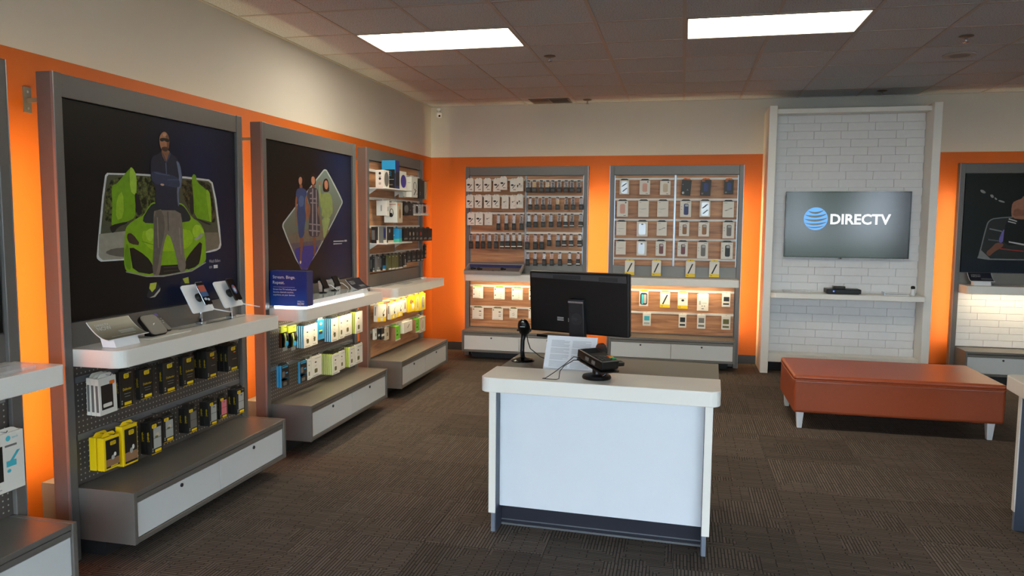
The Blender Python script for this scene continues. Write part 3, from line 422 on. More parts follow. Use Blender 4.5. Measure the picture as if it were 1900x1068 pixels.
def unit(F,label,upper,lower,lit=True,rails_l=(),rails_r=(),low_rails=(.843,.59),glow_l=True,glow_r=True,peg_right=True):
    u=thing('wall_display',label,'display',F,'grey wall display units')
    for s in (-.05,W):
        o=MB().box(s,s+.05,-.337,-.249,0,2.2447).build('post',M_grey2,u,bevel=.003)
        MB().box(s+(.046 if s>0 else -.001),s+(.051 if s>0 else .004),-.3385,-.325,.001,2.244).build('edge_trim',M_trim,o)
    MB().box(0,W,-.332,-.262,2.14,2.2427).build('header',M_grey2,u,bevel=.002)
    MB().box(0,W,-.295,-.268,.1,2.14).build('back_panel',M_grey2,u)
    MB().box(0,W,-.318,-.296,1.0,1.118).build('backsplash',M_grey,u)
    MB().prism(shelf_poly(),.9187,1.0007,'z').build('shelf',M_shelf,u,bevel=.003)
    MB().box(.12,W-.06,-.402,-.396,1.0004,1.0012).build('cable_slot',M_ink,u)
    # base cabinet
    for s in (0,W-.022): MB().box(s,s+.022,-.634,-.25,.096,.345).build('base_side',M_grey,u,bevel=.002)
    MB().box(.022,W-.022,-.63,-.25,.318,.343).build('base_top',M_grey,u,bevel=.002)
    MB().box(.022,W-.022,-.626,-.60,.288,.313).build('fascia',M_grey,u,bevel=.002)
    MB().box(.022,W-.022,-.63,-.25,.096,.118).build('base_bottom',M_grey,u,bevel=.002)
    hw=(W-.044)/2
    for k in (0,1):
        a=.022+k*hw; dr=MB().box(a+.002,a+hw-.002,-.622,-.60,.121,.285).build('drawer',M_drawer,u,bevel=.0015)
        MB().tube([(a+hw/2,-.619,.262),(a+hw/2,-.627,.262)],.010,12).box(a+hw/2-.0015,a+hw/2+.0015,-.6285,-.627,.256,.268).build('lock',M_lock,dr)
    MB().box(.06,W-.06,-.42,-.26,0,.096).build('plinth',M_dark,u)
    MB().box(.0,W,-.249,-.13,0,.352).build('base_back',M_grey2,u)
    for s in (.145,W-.145):
        b=MB().box(s-.022,s+.022,-.006,0,2.098,2.217).box(s-.006,s+.006,-.25,-.006,2.145,2.165).build('bracket',M_grey2,u)
        MB().tube([(s,-.006,2.195),(s,-.009,2.195)],.006,8).tube([(s,-.006,2.118),(s,-.009,2.118)],.006,8).build('screw',M_trim,b)
    for s,on in ((.03,glow_l),(W-.042,glow_r)):
        if on: MB().box(s,s+.012,-.262,-.250,.25,1.95).build('led_strip',M_led,u)
    if lit: MB().box(.08,W-.08,-.50,-.485,.9137,.9187).build('led_strip',M_ledu,u)
    # upper infill
    def planks(z0,z1,s0,s1,rails):
        zs=sorted([z0]+[r for r in rails if z0<r<z1]+[z1])
        for a,b in zip(zs[:-1],zs[1:]):
            MB().box(0,s1-s0,-.012,0,0,b-a-.004).build('plank',M_wood,u,T(s0,-.296-random.uniform(0,.001)-.012+.012,a+.002))
        for r in rails: MB().box(s0,s1,-.324,-.308,r-.012,r+.012).build('rail',M_rail,u,bevel=.002)
    if upper=='wood':
        planks(1.122,2.136,.012,.665,rails_l); planks(1.122,2.136,.689,W-.012,rails_r)
        for s in (.002,.667,W-.012): MB().box(s,s+(.010 if s!=.667 else .020),-.316,-.296,1.122,2.136).build('slotted_upright',M_trim,u)
    if lower=='wood':
        planks(.352,.912,.01,W-.01,low_rails)
    elif lower=='peg':
        MB().box(.002,W-.002,-.318,-.30,.346,.915).build('pegboard',M_peg,u)
        for z in (.848,.575): MB().box(.02,W-.02,-.326,-.318,z-.014,z+.014).build('rail',M_trim,u,bevel=.002)
    elif lower=='brick': bricks(u,.0,W,-.296,.35,.913,.0685,.27)
    return u
M_brick=pm('white_painted_brick',(226,226,226),.5,var=.04,scale=14,bump=.35)
M_joint=pm('brick_joint',(206,207,209),.8)
def bricks(u,s0,s1,y,z0,z1,ch,bl):
    MB().box(s0,s1,y,y+.006,z0,z1).build('mortar_bed',M_joint,u)
    n=max(1,round((z1-z0)/ch)); ch=(z1-z0)/n
    for r in range(n):
        x=s0-(bl*.5 if r%2 else bl*.13*((r//2)%3))
        while x<s1-.004:
            a=max(x,s0); b=min(x+bl,s1); L_=round(b-a,3)
            if L_>.02:
                me=shared(('brick',L_,round(ch,4)),lambda:MB().box(.0012,L_-.0012,-.014,0,.0012,ch-.0012).build('brick',M_brick,bevel=.002))
                put('brick',me,u,T(a,y-random.uniform(0,.0014),z0+r*ch)@RX(random.uniform(-.15,.15)))
            x+=bl
uA=unit(FL(YA),'grey wall display nearest the camera, cut off by the picture edge','poster','peg',lit=False)
uB=unit(FL(YB),'grey wall display holding the poster of a man and green car','poster','peg',lit=False)
uC=unit(FL(YC),'grey wall display holding the poster of three women','poster','peg')
uD=unit(FL(YD),'grey wall display with walnut panel and headphones, beside the room corner','wood','wood',rails_l=(2.05,1.80,1.545,1.29),rails_r=(2.05,1.80,1.545,1.30))
uE=unit(FB(XE),'grey back wall display with walnut panel of dark pouches, left of the other','wood','wood',rails_l=(2.088,1.90,1.70,1.468),rails_r=(2.085,1.895,1.703,1.475,1.262))
uF=unit(FB(XF),'grey back wall display with walnut panel of white phone case cards','wood','wood',rails_l=(2.095,1.866,1.638,1.42,1.20),rails_r=(2.095,1.866,1.638,1.42,1.20))
uG=unit(FB(XG),'grey wall display with white brick tiles, right of the television wall','poster','brick')

# ---------------------------------------------------------------- posters (flat prints in the frames)
PM={}
def pc(c):
    return pm('print_%d_%d_%d'%c,c,.42,var=.3,scale=28,spec=.3)
def poster(F,label,bg,layers,texts=()):
    p=thing('poster',label,'poster',F,'printed posters on the wall displays')
    MB().box(.012,W-.012,-.321,-.296,1.125,2.136).build('panel',bg,p)
    groups={}
    for i,(part,pts,col,sm) in enumerate(layers): groups.setdefault(part,[]).append((i,pts,col,sm))
    for part,L_ in groups.items():
        mats=[];mb=MB()
        for i,pts,col,sm in L_:
            m=col if isinstance(col,bpy.types.Material) else pc(col)
            if m not in mats: mats.append(m)
            P=[(min(max(a,.014),W-.014),min(max(b,1.127),2.134)) for a,b in pts]
            mb.flat(soft(P,sm) if sm else P,-.3212-.00005*i,mats.index(m))
        for t,x,z,h,wm in (texts if part=='print_caption' else ()):
            m=pc((200,200,205))
            if m not in mats: mats.append(m)
            mb.text(t,x,z,-.3256,h,mats.index(m),wm)
        mb.build(part,mats,p)
    return p
P=D['PB']
bgB=grad_mat('poster_navy_one',((0,(11,10,10)),(.35,(13,14,18)),(.75,(14,27,62)),(1,(11,18,38))),0,0,W)
lay=[('print_photo',P['frame'],(205,208,208),1),('print_photo',P['photo'],(74,76,58),1),('print_photo',P['tree'],speckle('print_foliage',(22,26,12),(104,110,58)),1),('print_photo',P['tree2'],speckle('print_foliage_two',(20,20,12),(92,84,50)),1),('print_photo',P['road'],(150,146,132),0),('print_photo',P['road2'],(118,108,92),0),('print_photo',P['shade'],(92,88,80),1)]
lay+=[('print_car',P[k],c,s) for k,c,s in (('ldoor',(112,158,14),1),('ldoor_panel',(146,184,40),1),('ldoor_edge',(160,196,60),1),('ldoor_sill',(14,14,12),1),('rdoor',(112,158,14),1),('rdoor_edge',(140,180,34),1),('rdoor_sill',(14,14,12),1),('lmirror',(16,16,18),1),('rmirror',(16,16,18),1),('car',(122,166,14),1),('hood',(146,186,24),1),('shield',(24,36,44),1),('llamp',(60,44,34),1),('rlamp',(150,150,140),1),('lintake',(18,18,16),1),('rintake',(18,18,16),1),('grille',(26,24,20),1),('lip',(150,150,146),0),('hood_l',(168,204,60),1),('hood_c',(104,146,10),0),('fend_r',(158,196,44),1),('fend_l',(98,138,8),1),('gr1',(60,58,52),0),('gr2',(60,58,52),0))]
lay+=[('print_figure',P[k],c,s) for k,c,s in (('lshoe',(40,42,52),1),('lsole',(170,172,160),0),('llace',(170,180,60),0),('rshoe',(40,42,52),1),('rlace',(160,170,60),0),('pants',(118,110,100),1),('pants_shade',(94,88,80),1),('shirt',(26,34,54),1),('shirt_light',(96,110,138),1),('arms',(44,56,84),1),('hand',(200,170,150),1),('neck',(140,94,66),1),('head',(168,116,86),1),('face_shade',(122,80,58),1),('beard',(70,46,34),1),('glasses',(12,12,12),1),('mouth',(96,52,42),0),('brow_l',(196,144,112),1),('zip',(78,92,118),0),('collar',(58,70,96),0),('fold1',(134,126,116),0),('fold2',(78,72,66),0),('fold3',(134,126,116),0),('sleeve1',(70,84,116),1),('sleeve2',(62,76,106),1))]
x0,z0=D['PB_T'][0],D['PB_T'][1]
lay+=[('print_caption',[(x0+.045,z0-.036),(x0+.085,z0-.036),(x0+.085,z0-.016),(x0+.045,z0-.016)],(215,215,215),0)]
poster(FL(YB),'dark blue poster of a man standing before a lime green sports car',bgB,lay,(('Watch Ballers',x0,z0,.018,.11),('on',x0,z0-.034,.014,.035)))
P=D['PC']
bgC=grad_mat('poster_navy_two',((0,(14,11,9)),(.5,(17,15,16)),(.85,(18,32,66)),(1,(14,22,44))),0,0,W)
lay=[('print_photo',P['frame'],(168,176,176),1),('print_photo',P['photo'],grad_mat('print_room',((0,(92,82,74)),(.5,(100,104,92)),(1,(112,128,122))),2,1.2,2.0),1),('print_photo',P['sofa'],(104,92,78),1),('print_photo',P['floor'],(84,76,86),0),('print_photo',P['rug'],(54,48,128),1)]
lay+=[('print_figures',P[k],c,s) for k,c,s in (('h3',(40,24,18),1),('f3',(176,118,90),2),('hn',(150,100,76),1),('a3',(140,150,88),1),('p3',(132,146,92),1),('d3',(124,138,82),1),
 ('h2',(24,16,14),1),('f2',(176,118,90),2),('n2',(120,72,54),1),('a2',(122,78,56),1),('a2b',(122,78,56),1),('l2',(110,68,50),1),('d2',(58,50,60),1))]
lay+=[('print_figures',P['st%d'%k],(128,122,128),0) for k in range(1,8)]
lay+=[('print_figures',P[k],c,s) for k,c,s in (('h1',(26,18,16),1),('f1',(176,118,90),2),('n1',(128,80,58),1),('a1',(130,84,60),1),('a1b',(130,84,60),1),('l1',(116,72,52),1),('s1',(190,180,170),1),('d1',(44,60,104),1),('d1b',(72,88,128),1))]
lay+=[('print_caption',P[k],(170,170,175),0) for k in ('tx1','tx2','tx3')]
poster(FL(YC),'dark poster of three women in a tilted rounded frame',bgC,lay)
P=D['PG']
lay=[('print_photo',P['frame'],(120,122,124),1),('print_photo',P['photo'],(40,42,42),1),('print_photo',P['rope2'],(120,120,120),0),('print_photo',P['rope3'],(90,90,96),0)]
lay+=[('print_figure',P[k],c,s) for k,c,s in (('arm2',(120,74,56),1),('glove',(110,100,170),1),('torso',(156,106,84),1),('arm',(134,88,68),1),('short',(16,16,18),1),('s1',(190,190,190),0),('s2',(190,190,190),0),('s3',(190,190,190),0),('rope',(150,50,40),0))]
lay+=[('print_lights',P[k],(150,150,146),1) for k in ('g1','g2','g3','g4')]
poster(FB(XG),'dark poster of a boxer, cut off by the right picture edge',grad_mat('poster_dark',((0,(20,30,46)),(.25,(24,27,28)),(1,(30,33,30))),2,1.1,2.1),lay)
bgA=grad_mat('poster_pale',((0,(20,20,20)),(.3,(30,30,30)),(.36,(205,205,202)),(1,(215,215,212))),2,1.125,2.136)
poster(FL(YA),'pale poster at the left picture edge, mostly out of view',bgA,[('print_band',[(.02,1.14),(1.33,1.14),(1.33,1.30),(.02,1.38)],(24,24,26),0)])
# ---------------------------------------------------------------- packages hanging on the displays
def pack(label,cat,u,F,row,dep,mats,front=(),side=(),tab=.018,name='package',group=None,tilt=0,yaw=0,hk=True,hmat=None,behind=0,flare=0):
    """one package: Empty at its lower front edge > box (or card), hang_tab, print parts.
    front/side: (part, shape, x, z, w, h, material[, text]) in fractions of the face"""
    s0,s1,z0,z1,d=row; w_=s1-s0; h_=z1-z0; d=d-behind
    t=thing(name,label,cat,F@T((s0+s1)/2,-d,z0)@RY(tilt)@RZ(yaw),group)
    hb=h_-(tab or 0)
    if isinstance(mats,bpy.types.Material): mats=(mats,mats)
    MB().box(-w_/2,w_/2,0,dep,0,hb).build('box' if dep>.012 else 'card',mats[0],t,bevel=min(.0015,dep/4))
    if tab:
        tw=w_*.32
        MB().prism([(-w_/2*.9,hb),(w_/2*.9,hb),(tw,hb+tab*.8),(tw*.8,hb+tab),(-tw*.8,hb+tab),(-tw,hb+tab*.8)],dep*.45,dep*.45+.0016,'y').build('hang_tab',mats[1],t)
    G={}
    for q in front: G.setdefault(q[0],[]).append(('f',)+tuple(q[1:]))
    for q in side: G.setdefault(q[0],[]).append(('l',)+tuple(q[1:]))
    for part,L_ in G.items():
        mb=MB(); ml=[]
        for i,q in enumerate(L_):
            face,shape,x,z,w,h,m=q[:7]
            if m not in ml: ml.append(m)
            mi=ml.index(m); off=.0006+.0002*i
            if face=='f': X0,X1=-w_/2+x*w_,-w_/2+(x+w)*w_; 
            else: X0,X1=x*dep,(x+w)*dep
            Z0,Z1=z*hb,(z+h)*hb
            if shape=='t':
                tx=q[7]
                if face=='f': mb.text(tx,X0,Z0,-off,Z1-Z0,mi,X1-X0)
                else:        # vertical lettering on the side that faces left
                    v,f,tw_,th_=text_geo(tx); k=(Z1-Z0)/tw_; kk=(X1-X0)/th_
                    mb.add([(-w_/2-off,dep-(X0+b*kk),Z0+a*k) for a,b in v],f,mi)
                continue
            P={'r':lambda:[(X0,Z0),(X1,Z0),(X1,Z1),(X0,Z1)],'o':lambda:ell((X0+X1)/2,(Z0+Z1)/2,(X1-X0)/2,(Z1-Z0)/2),'rr':lambda:rrect(X0,X1,Z0,Z1,min(X1-X0,Z1-Z0)*.28),
               'd':lambda:[(X0,Z0),(X0+(X1-X0)*.25,Z0),(X1,Z1),(X1-(X1-X0)*.25,Z1)]}[shape]()
            if face=='f': mb.flat(P,-off,mi)
            else: mb.add([(-w_/2-off,dep-p[0],p[1]) for p in P],[tuple(range(len(P)))],mi)
        mb.build(part,ml,t)
    if hk and u is not None: hook(u,(s0+s1)/2,z1-(tab or .02)*.55,d+behind*0,hmat)
    return t
def badge(x=.30,z=.80,w=.40,h=.14):
    return [('logo_badge','rr',x,z,w,h,M_yellow),('logo_badge','t',x+.06,z+h*.52,w-.12,h*.3,M_ink,'OTTER'),('logo_badge','t',x+.1,z+h*.16,w-.2,h*.3,M_ink,'BOX')]
strip=[('yellow_strip','r',.30,.045,.55,.085,M_yellow),('yellow_strip','r',0,0,.86,.018,M_yellow)]
sidetx=[('side_lettering','t',.25,.42,.4,.3,M_yellow,'Defender')]
def corner_dots(): return [('print','o',.06,.08,.1,.055,M_ltgrey),('print','o',.06,.15,.1,.055,M_ltgrey)]
# -- display B, upper row
G1='phone case boxes on the man poster display, upper row'
R=D['B1']; FBm=FL(YB)
for k in range(3):
    pack(('white phone case box at the front of the leftmost upper hook','white phone case box behind the front one, leftmost upper hook','rearmost white phone case box on the leftmost upper hook')[k],'box',uB if k==0 else None,FBm,R[0],.022,M_card,
     [('picture','r',.12,.14,.66,.66,M_cardb),('picture','rr',.2,.2,.5,.1,M_card)]+([('logo_badge','rr',.6,.78,.3,.1,M_or)] if k==0 else []),[('print','r',.2,.1,.6,.72,M_mid)],group=G1,behind=.025*k,tilt=-1.5+k)
NB=(None,1,1,1,1,3,3)
for i in range(1,7):
    wh='second third fourth fifth sixth rightmost'.split()[i-1]
    for k in range(NB[i]):
        lab='black phone case box at the front of the %s upper hook under the man poster'%wh if k==0 else 'black phone case box %s the front one, %s upper hook'%(('just behind','rearmost behind')[k-1],wh)
        fr=badge()+[('lettering','t',.22,.46,.66,.075,M_yellow,'Defender'),('print','r',.3,.36,.5,.012,M_ltgrey),('print','r',.34,.28,.42,.012,M_ltgrey),('print','t',.62,.93,.3,.035,M_card,'iPhone')]+strip+corner_dots() if i<5 else badge()+[('print','o',.5,.70,.25,.05,M_or),('print','r',.4,.45,.4,.014,M_ltgrey),('print','t',.62,.93,.3,.035,M_card,'iPhone')]+strip+corner_dots()
        pack(lab,'box',uB if k==0 else None,FBm,R[i],.028,M_cardb,fr if k==0 else (),sidetx,group=G1,behind=.03*k)
# -- display B, lower row
G2='phone case boxes on the man poster display, lower row'
R=D['B2']
pic=[('picture','r',.12,.05,.84,.86,M_cardb),('picture','r',.12,.1,.84,.22,M_kraft),('picture','o',.45,.27,.2,.14,M_ltgrey),('picture','o',.6,.36,.16,.12,M_card)]
for k in range(2): pack(('yellow waterproof phone case box, front of the leftmost lower hook','yellow waterproof phone case box hidden behind the front one, leftmost lower hook')[k],'box',uB if k==0 else None,FBm,R[0],.036,M_yellow,(pic+badge(.4,.72,.36,.12)+[('yellow_strip','r',.4,.06,.45,.09,M_yellow)]) if k==0 else (),[],group=G2,behind=.045*k)
pack('yellow waterproof phone case box on the second lower hook','box',uB,FBm,R[1],.04,M_yellow,pic+badge(.4,.74,.36,.12)+[('yellow_strip','r',.4,.1,.45,.09,M_yellow)],[],group=G2)
for i,wh,wm,n in ((2,'third',M_ltgrey,2),(3,'fourth',M_ltgrey,1),(4,'fifth',M_mid,2),(5,'sixth',M_ltgrey,2),(6,'seventh',M_pink,1),(7,'rightmost',M_ltgrey,2)):
    for k in range(n):
        lab=('black phone case box with %s window on the %s lower hook'%({M_pink:'pink',M_mid:'dark grey'}.get(wm,'pale grey'),wh)) if k==0 else 'black phone case box behind the front one, %s lower hook'%wh
        fr=[('case_window','r',.2,.17,.66,.66,wm),('case_window','r',.2,.49,.66,.014,M_cardb)]+([('case_window','o',.4,.52,.3,.14,M_beige),('case_window','o',.3,.50,.3,.07,M_olive)] if i in(2,3) else [('case_window','rr',.45,.72,.22,.05,M_mid)])+badge(.08,.83,.4,.12)+strip+[('print','t',.62,.93,.3,.035,M_card,'iPhone')]+corner_dots()
        pack(lab,'box',uB if k==0 else None,FBm,R[i],.03,M_cardb,fr if k==0 else (),sidetx if k else [('side_lettering','t',.25,.42,.4,.3,M_yellow,'Defender')],group=G2,behind=.033*k)
# -- display C
FCm=FL(YC); G3='accessory packs on the women poster display, upper row'; R=D['C1']
for k in range(2):
    s0,s1,z0,z1,d=R[k]
    t=thing('lanyard_pack',('black and yellow cable pack on the first upper hook under the women poster','black and yellow cable pack on the second upper hook under the women poster')[k],'cable',FCm@T((s0+s1)/2,-d,z0),G3); w_=s1-s0;h_=z1-z0
    MB().box(-w_/2,w_/2,0,.012,h_-.045,h_).build('header_card',M_lime,t,bevel=.002); MB().box(-w_*.42,w_*.42,-.002,.03,.02,h_-.045).build('pouch',M_blackg,t,bevel=.01)
    for j in range(4): MB().tube([(-w_*.3+j*w_*.2,-.006,h_-.05),(-w_*.36+j*w_*.22,-.016,h_*.5),(-w_*.3+j*w_*.19,-.008,.03)],.006,6).build('cable_loop',(M_black,M_lime,M_black,M_cardb)[j],t,smooth=True)
    MB().flat(ell(0,.05,.022,.02),-.018).build('print',M_blue,t); MB().flat(rrect(-.03,.03,.0,.026,.006),-.004).build('label',M_ltgrey,t)
    hook(uC,(s0+s1)/2,z1-.01,d)
wrd=('GO','TO','ON')
phone=lambda a=M_ink:[('print','r',.25,.55,.3,.012,M_mid),('print','r',.3,.5,.2,.01,M_mid),('print','rr',.28,.18,.3,.2,M_olive),('print','o',.3,.66,.2,.07,a),('print','r',.1,.05,.6,.02,M_mid)]
spec=[(2,'white and blue screen protector pack',M_card,M_blue,4),(3,'slim white screen protector pack',M_card,M_card,1),(4,'bright blue charger pack',M_blue,M_blue,1),(5,'white pack with blue edges',M_card,M_blue,4),(6,'white pack with lime edge',M_card,M_lime,2),(7,'white pack with phone print',M_card,M_card,1),(8,'white pack with lime edges',M_card,M_lime,3)]
for i,nm,fm,em,n in spec:
    for k in range(n):
        lab='%s, front of the %s upper hook under the women poster'%(nm,ORD[i]) if k==0 else '%s, %s from the front on the %s upper hook'%(nm,ORD[k],ORD[i])
        fr=[('front_card','r',0,0,1,1,fm)]+phone()+([('print','t',.2,.3,.6,.12,M_ink,'Zm')] if i in(2,3,5) else [])
        if i==4: fr=[('print','o',.3,.72,.4,.14,M_beige),('print','r',.2,.42,.5,.06,M_lime),('print','r',.2,.28,.5,.12,M_ink)]
        pack(lab,'pack',uC if k==0 else None,FCm,R[i],.012,(em,M_ink if i!=4 else M_clear),fr if k==0 else (),[('print_edge','r',.62,0,.38,1,M_card)] if em!=M_card and i!=4 else [],group=G3,behind=.0165*k)
R=D['C2']; G4='accessory packs on the women poster display, lower row'
spec=[(0,'blue and black battery case box',M_cardb,M_blue,2),(1,'blue and black battery case box',M_cardb,M_blue,1),(2,'slim cream screen protector pack',M_card,M_card,1),(3,'grey white screen protector pack',M_card,M_card,1),(4,'lime edged screen protector pack',M_card,M_lime,7),(5,'white screen protector pack',M_card,M_card,1),(6,'lime edged screen protector pack',M_card,M_lime,3),(7,'white screen protector pack',M_card,M_card,1)]
for i,nm,fm,em,n in spec:
    for k in range(n):
        lab='%s, front of the %s lower hook under the women poster'%(nm,ORD[i]) if k==0 else '%s, %s from the front on the %s lower hook'%(nm,ORD[k],ORD[i])
        if i<2: fr=[('front_card','r',.0,0,1,1,M_cardb),('print','r',0,.3,1,.12,M_blue),('print','r',.1,.9,.8,.06,M_blue),('print','rr',.1,.46,.35,.28,M_mid),('print','r',.55,.6,.3,.06,M_blue),('print','rr',.2,.06,.5,.16,M_mid)]
        else: fr=[('front_card','r',0,0,1,1,fm)]+phone(M_ink)+[('print','r',.3,.86,.6,.03,M_ltgrey)]
        pack(lab,'pack',uC if k==0 else None,FCm,R[i],.012 if i>1 else .016,(em,M_ink),fr if k==0 else (),[('print_edge','r',.7,0,.3,1,M_card)] if em==M_lime else [],group=G4,behind=(.0165 if i>1 else .022)*k)
# -- display D
FDm=FL(YD)
for z in (1.8955,1.402):
    for s in (.02,.63): MB().prism([(-.325,z-.012),(-.40,z-.012),(-.325,z-.06)],s,s+.006,'x').build('shelf_bracket',M_rail,uD)
    MB().box(.005,.655,-.497,-.325,z-.012,z).build('small_shelf',M_rail,uD,bevel=.002)
R=D['D1']; G5='boxed audio accessories on the corner display'
rw=lambda r,zb:(r[0],r[1],zb,r[3],r[4])
pack('white speaker box with black oval, top shelf of the corner display','box',None,FDm,rw(R[0],1.8955),.075,M_card,[('picture','o',.15,.05,.8,.86,M_mid)],[('print','o',.4,.72,.3,.16,M_ink),('print','o',.4,.42,.3,.16,M_ink),('print','r',.4,.62,.3,.03,M_mid),('print','rr',.4,.15,.3,.14,M_ltgrey)],tab=0,group=G5,hk=False)
pack('tall blue box with black panel, top shelf of the corner display','box',None,FDm,rw(R[1],1.8955),.13,M_navy,[('print','r',.1,.1,.8,.5,M_ink)],[('picture','r',0,.55,1,.45,M_blue),('picture','r',.25,.02,.72,.66,M_cardb),('print','t',.5,.42,.2,.2,M_blue,'70'),('print','r',.3,.32,.6,.015,M_ltgrey),('print','r',.5,.12,.3,.03,M_mid)],tab=0,group=G5,hk=False)
pack('white speaker box with purple disc, top shelf of the corner display','box',None,FDm,rw(R[2],1.8955),.07,M_card,[('picture','o',.1,.1,.85,.72,M_purple)],[],tab=0,group=G5,hk=False)
pack('small white box hanging behind the earphone box, corner display','box',uD,FDm,R[3],.04,M_card,[('print','r',.1,.1,.4,.1,M_ltgrey)],[],group=G5)
pack('white earphone box with neckband print, corner display','box',uD,FDm,R[4],.06,M_card,[('print','o',.25,.35,.55,.42,M_cardb),('print','o',.32,.38,.42,.36,M_card),('print','d',.3,.12,.5,.25,M_cardb),('print','o',.8,.15,.12,.05,M_ink)],[('print','r',.3,.7,.5,.03,M_ltgrey)],group=G5)
pack('tall black box right of the earphone box, corner display','box',uD,FDm,R[5],.06,M_cardb,[('print','r',.15,.3,.08,.05,M_ltgrey),('print','r',.15,.2,.08,.05,M_ltgrey)],[],group=G5)
pack('grey box at the far end of the top row, corner display','box',uD,FDm,R[6],.05,M_beige,[('print','d',.2,.2,.6,.3,M_mid)],[],group=G5)
R=D['D2']
pack('small plain white box, left end of the second row, corner display','box',uD,FDm,R[0],.10,M_card,[('print','r',.2,.3,.5,.3,M_ltgrey)],[('print','r',.4,.3,.15,.4,M_ltgrey)],group=G5)
pack('large white headphone box, second row of the corner display','box',uD,FDm,R[1],.13,M_card,[('print','r',.0,.0,1,1,M_beige),('print','o',.3,.2,.4,.5,M_kraft),('print','r',.45,.6,.1,.35,M_kraft),('print','r',.05,.85,.2,.1,M_or)],[('print','o',.42,.27,.3,.42,M_cardb),('print','o',.47,.36,.2,.30,M_card),('print','rr',.42,.28,.2,.2,M_cardb),('print','r',.3,.88,.6,.04,M_rose)],group=G5)
for i,nm,m in ((2,'round black headphone clamshell',M_black),(3,'black card pack',M_cardb),(4,'clear case with earphones',M_clear),(5,'wide clear case with earphones',M_clear)):
    pack('%s, %s place in the second row, corner display'%(nm,ORD[i]),'pack',uD,FDm,R[i],.05,(m,M_cardb),[('picture','o',.1,.2,.8,.65,M_mid)] if i==2 else [('print','r',.15,.4,.3,.03,M_ltgrey)] if i==3 else [('picture','rr',.3,.25,.35,.6,M_black),('picture','r',.08,.16,.12,.8,M_ltgrey),('picture','r',0,0,1,.15,M_card)],[],group=G5)
R=D['D3']
for i,nm,m,fr in ((0,'small black and white case',M_cardb,[('print','r',.6,0,.35,1,M_card),('print','r',0,0,1,.18,M_card)]),(1,'blue grey case with white edge',M_mid,[('print','r',.8,0,.18,1,M_card),('print','r',0,0,1,.18,M_card),('print','r',.1,.3,.6,.6,M_navy)]),(2,'dark smoked case',M_cardb,[('print','r',.2,.65,.2,.2,M_ltgrey),('print','r',0,0,1,.15,M_beige)])):
    pack('%s standing on the lower little shelf, corner display'%nm,'box',None,FDm,rw(R[i],1.402),.05,m,fr,[('print','r',.1,.2,.6,.6,M_mid)],tab=0,group=G5,hk=False)
pack('blue green speaker box on the lower little shelf, corner display','box',None,FDm,rw(R[3],1.402),.09,M_blue,[('print','r',0,0,1,.3,M_teal)],[('print','r',0,0,1,.25,M_teal),('print','r',.2,.5,.3,.04,M_card)],tab=.02,group=G5,hk=False)
for i in range(4,11):
    fr=[('print','o',.3,.42,.4,.32,(M_cardb,M_beige,M_beige,M_mid,M_red,M_cardb,M_cardb)[i-4]),('print','r',.15,.12,.7,.06,M_ltgrey),('print','r',.3,.22,.5,.05,M_ltgrey if i>5 else M_mid)]
    pack('black earphone pack, %s from the left in the third row, corner display'%ORD[i-4],'pack',uD if i<10 else None,FDm,R[i],.05,M_cardb,fr,[],group='black earphone packs on the corner display')
R=D['D4']
for i in range(8):
    m=(M_cardb,M_mid,M_cardb,M_olive,M_olive,M_olive,M_cardb,M_cardb)[i]
    fr=[('print','o',.3,.86,.2,.07,M_card),('print','r',0,0,1,.1,M_card)]+([('print','r',.0,.12,1,.22,M_blue)] if i==2 else [('print','r',.2,.15,.5,.12,M_ltgrey)] if i<2 else [('print','r',.5,.1,.25,.5,M_ltgrey)] if i==7 else [('print','r',.3,.55,.12,.1,M_mid)])
    pack('slim %s pack, %s from the left in the bottom row, corner display'%({M_cardb:'black',M_mid:'grey',M_olive:'olive'}[m],ORD[i]),'pack',uD,FDm,R[i],.03,(m,M_cardb),fr,[('print','r',.3,.2,.3,.6,M_mid)],group='slim packs on the corner display',tilt=3 if i<3 else 0)
for i in range(8,12):
    pack('short black pack, %s of four at the right of the bottom row, corner display'%ORD[i-8],'pack',uD,FDm,R[i],.03,M_cardb,[('print','o',.3,.35,.4,.3,M_mid),('print','r',.15,.08,.7,.1,M_ltgrey)],[],group='short black packs on the corner display')
pack('lone black pack hanging beyond the corner display, against orange wall','pack',None,FL(YD),(1.455,1.515,1.20,1.36,.34),.02,M_cardb,[('print','o',.2,.38,.6,.25,M_ltgrey),('print','r',.1,.1,.8,.2,M_ltgrey),('print','r',.2,.7,.6,.15,M_mid)],[],hk=False)
MB().tube([(W+.045,-.30,1.35),(1.485,-.33,1.35),(1.485,-.36,1.352)],.0025,6).build('side_hook',M_chrome,uD)
R=D['D5']; G6='cable packs on the lower corner display'
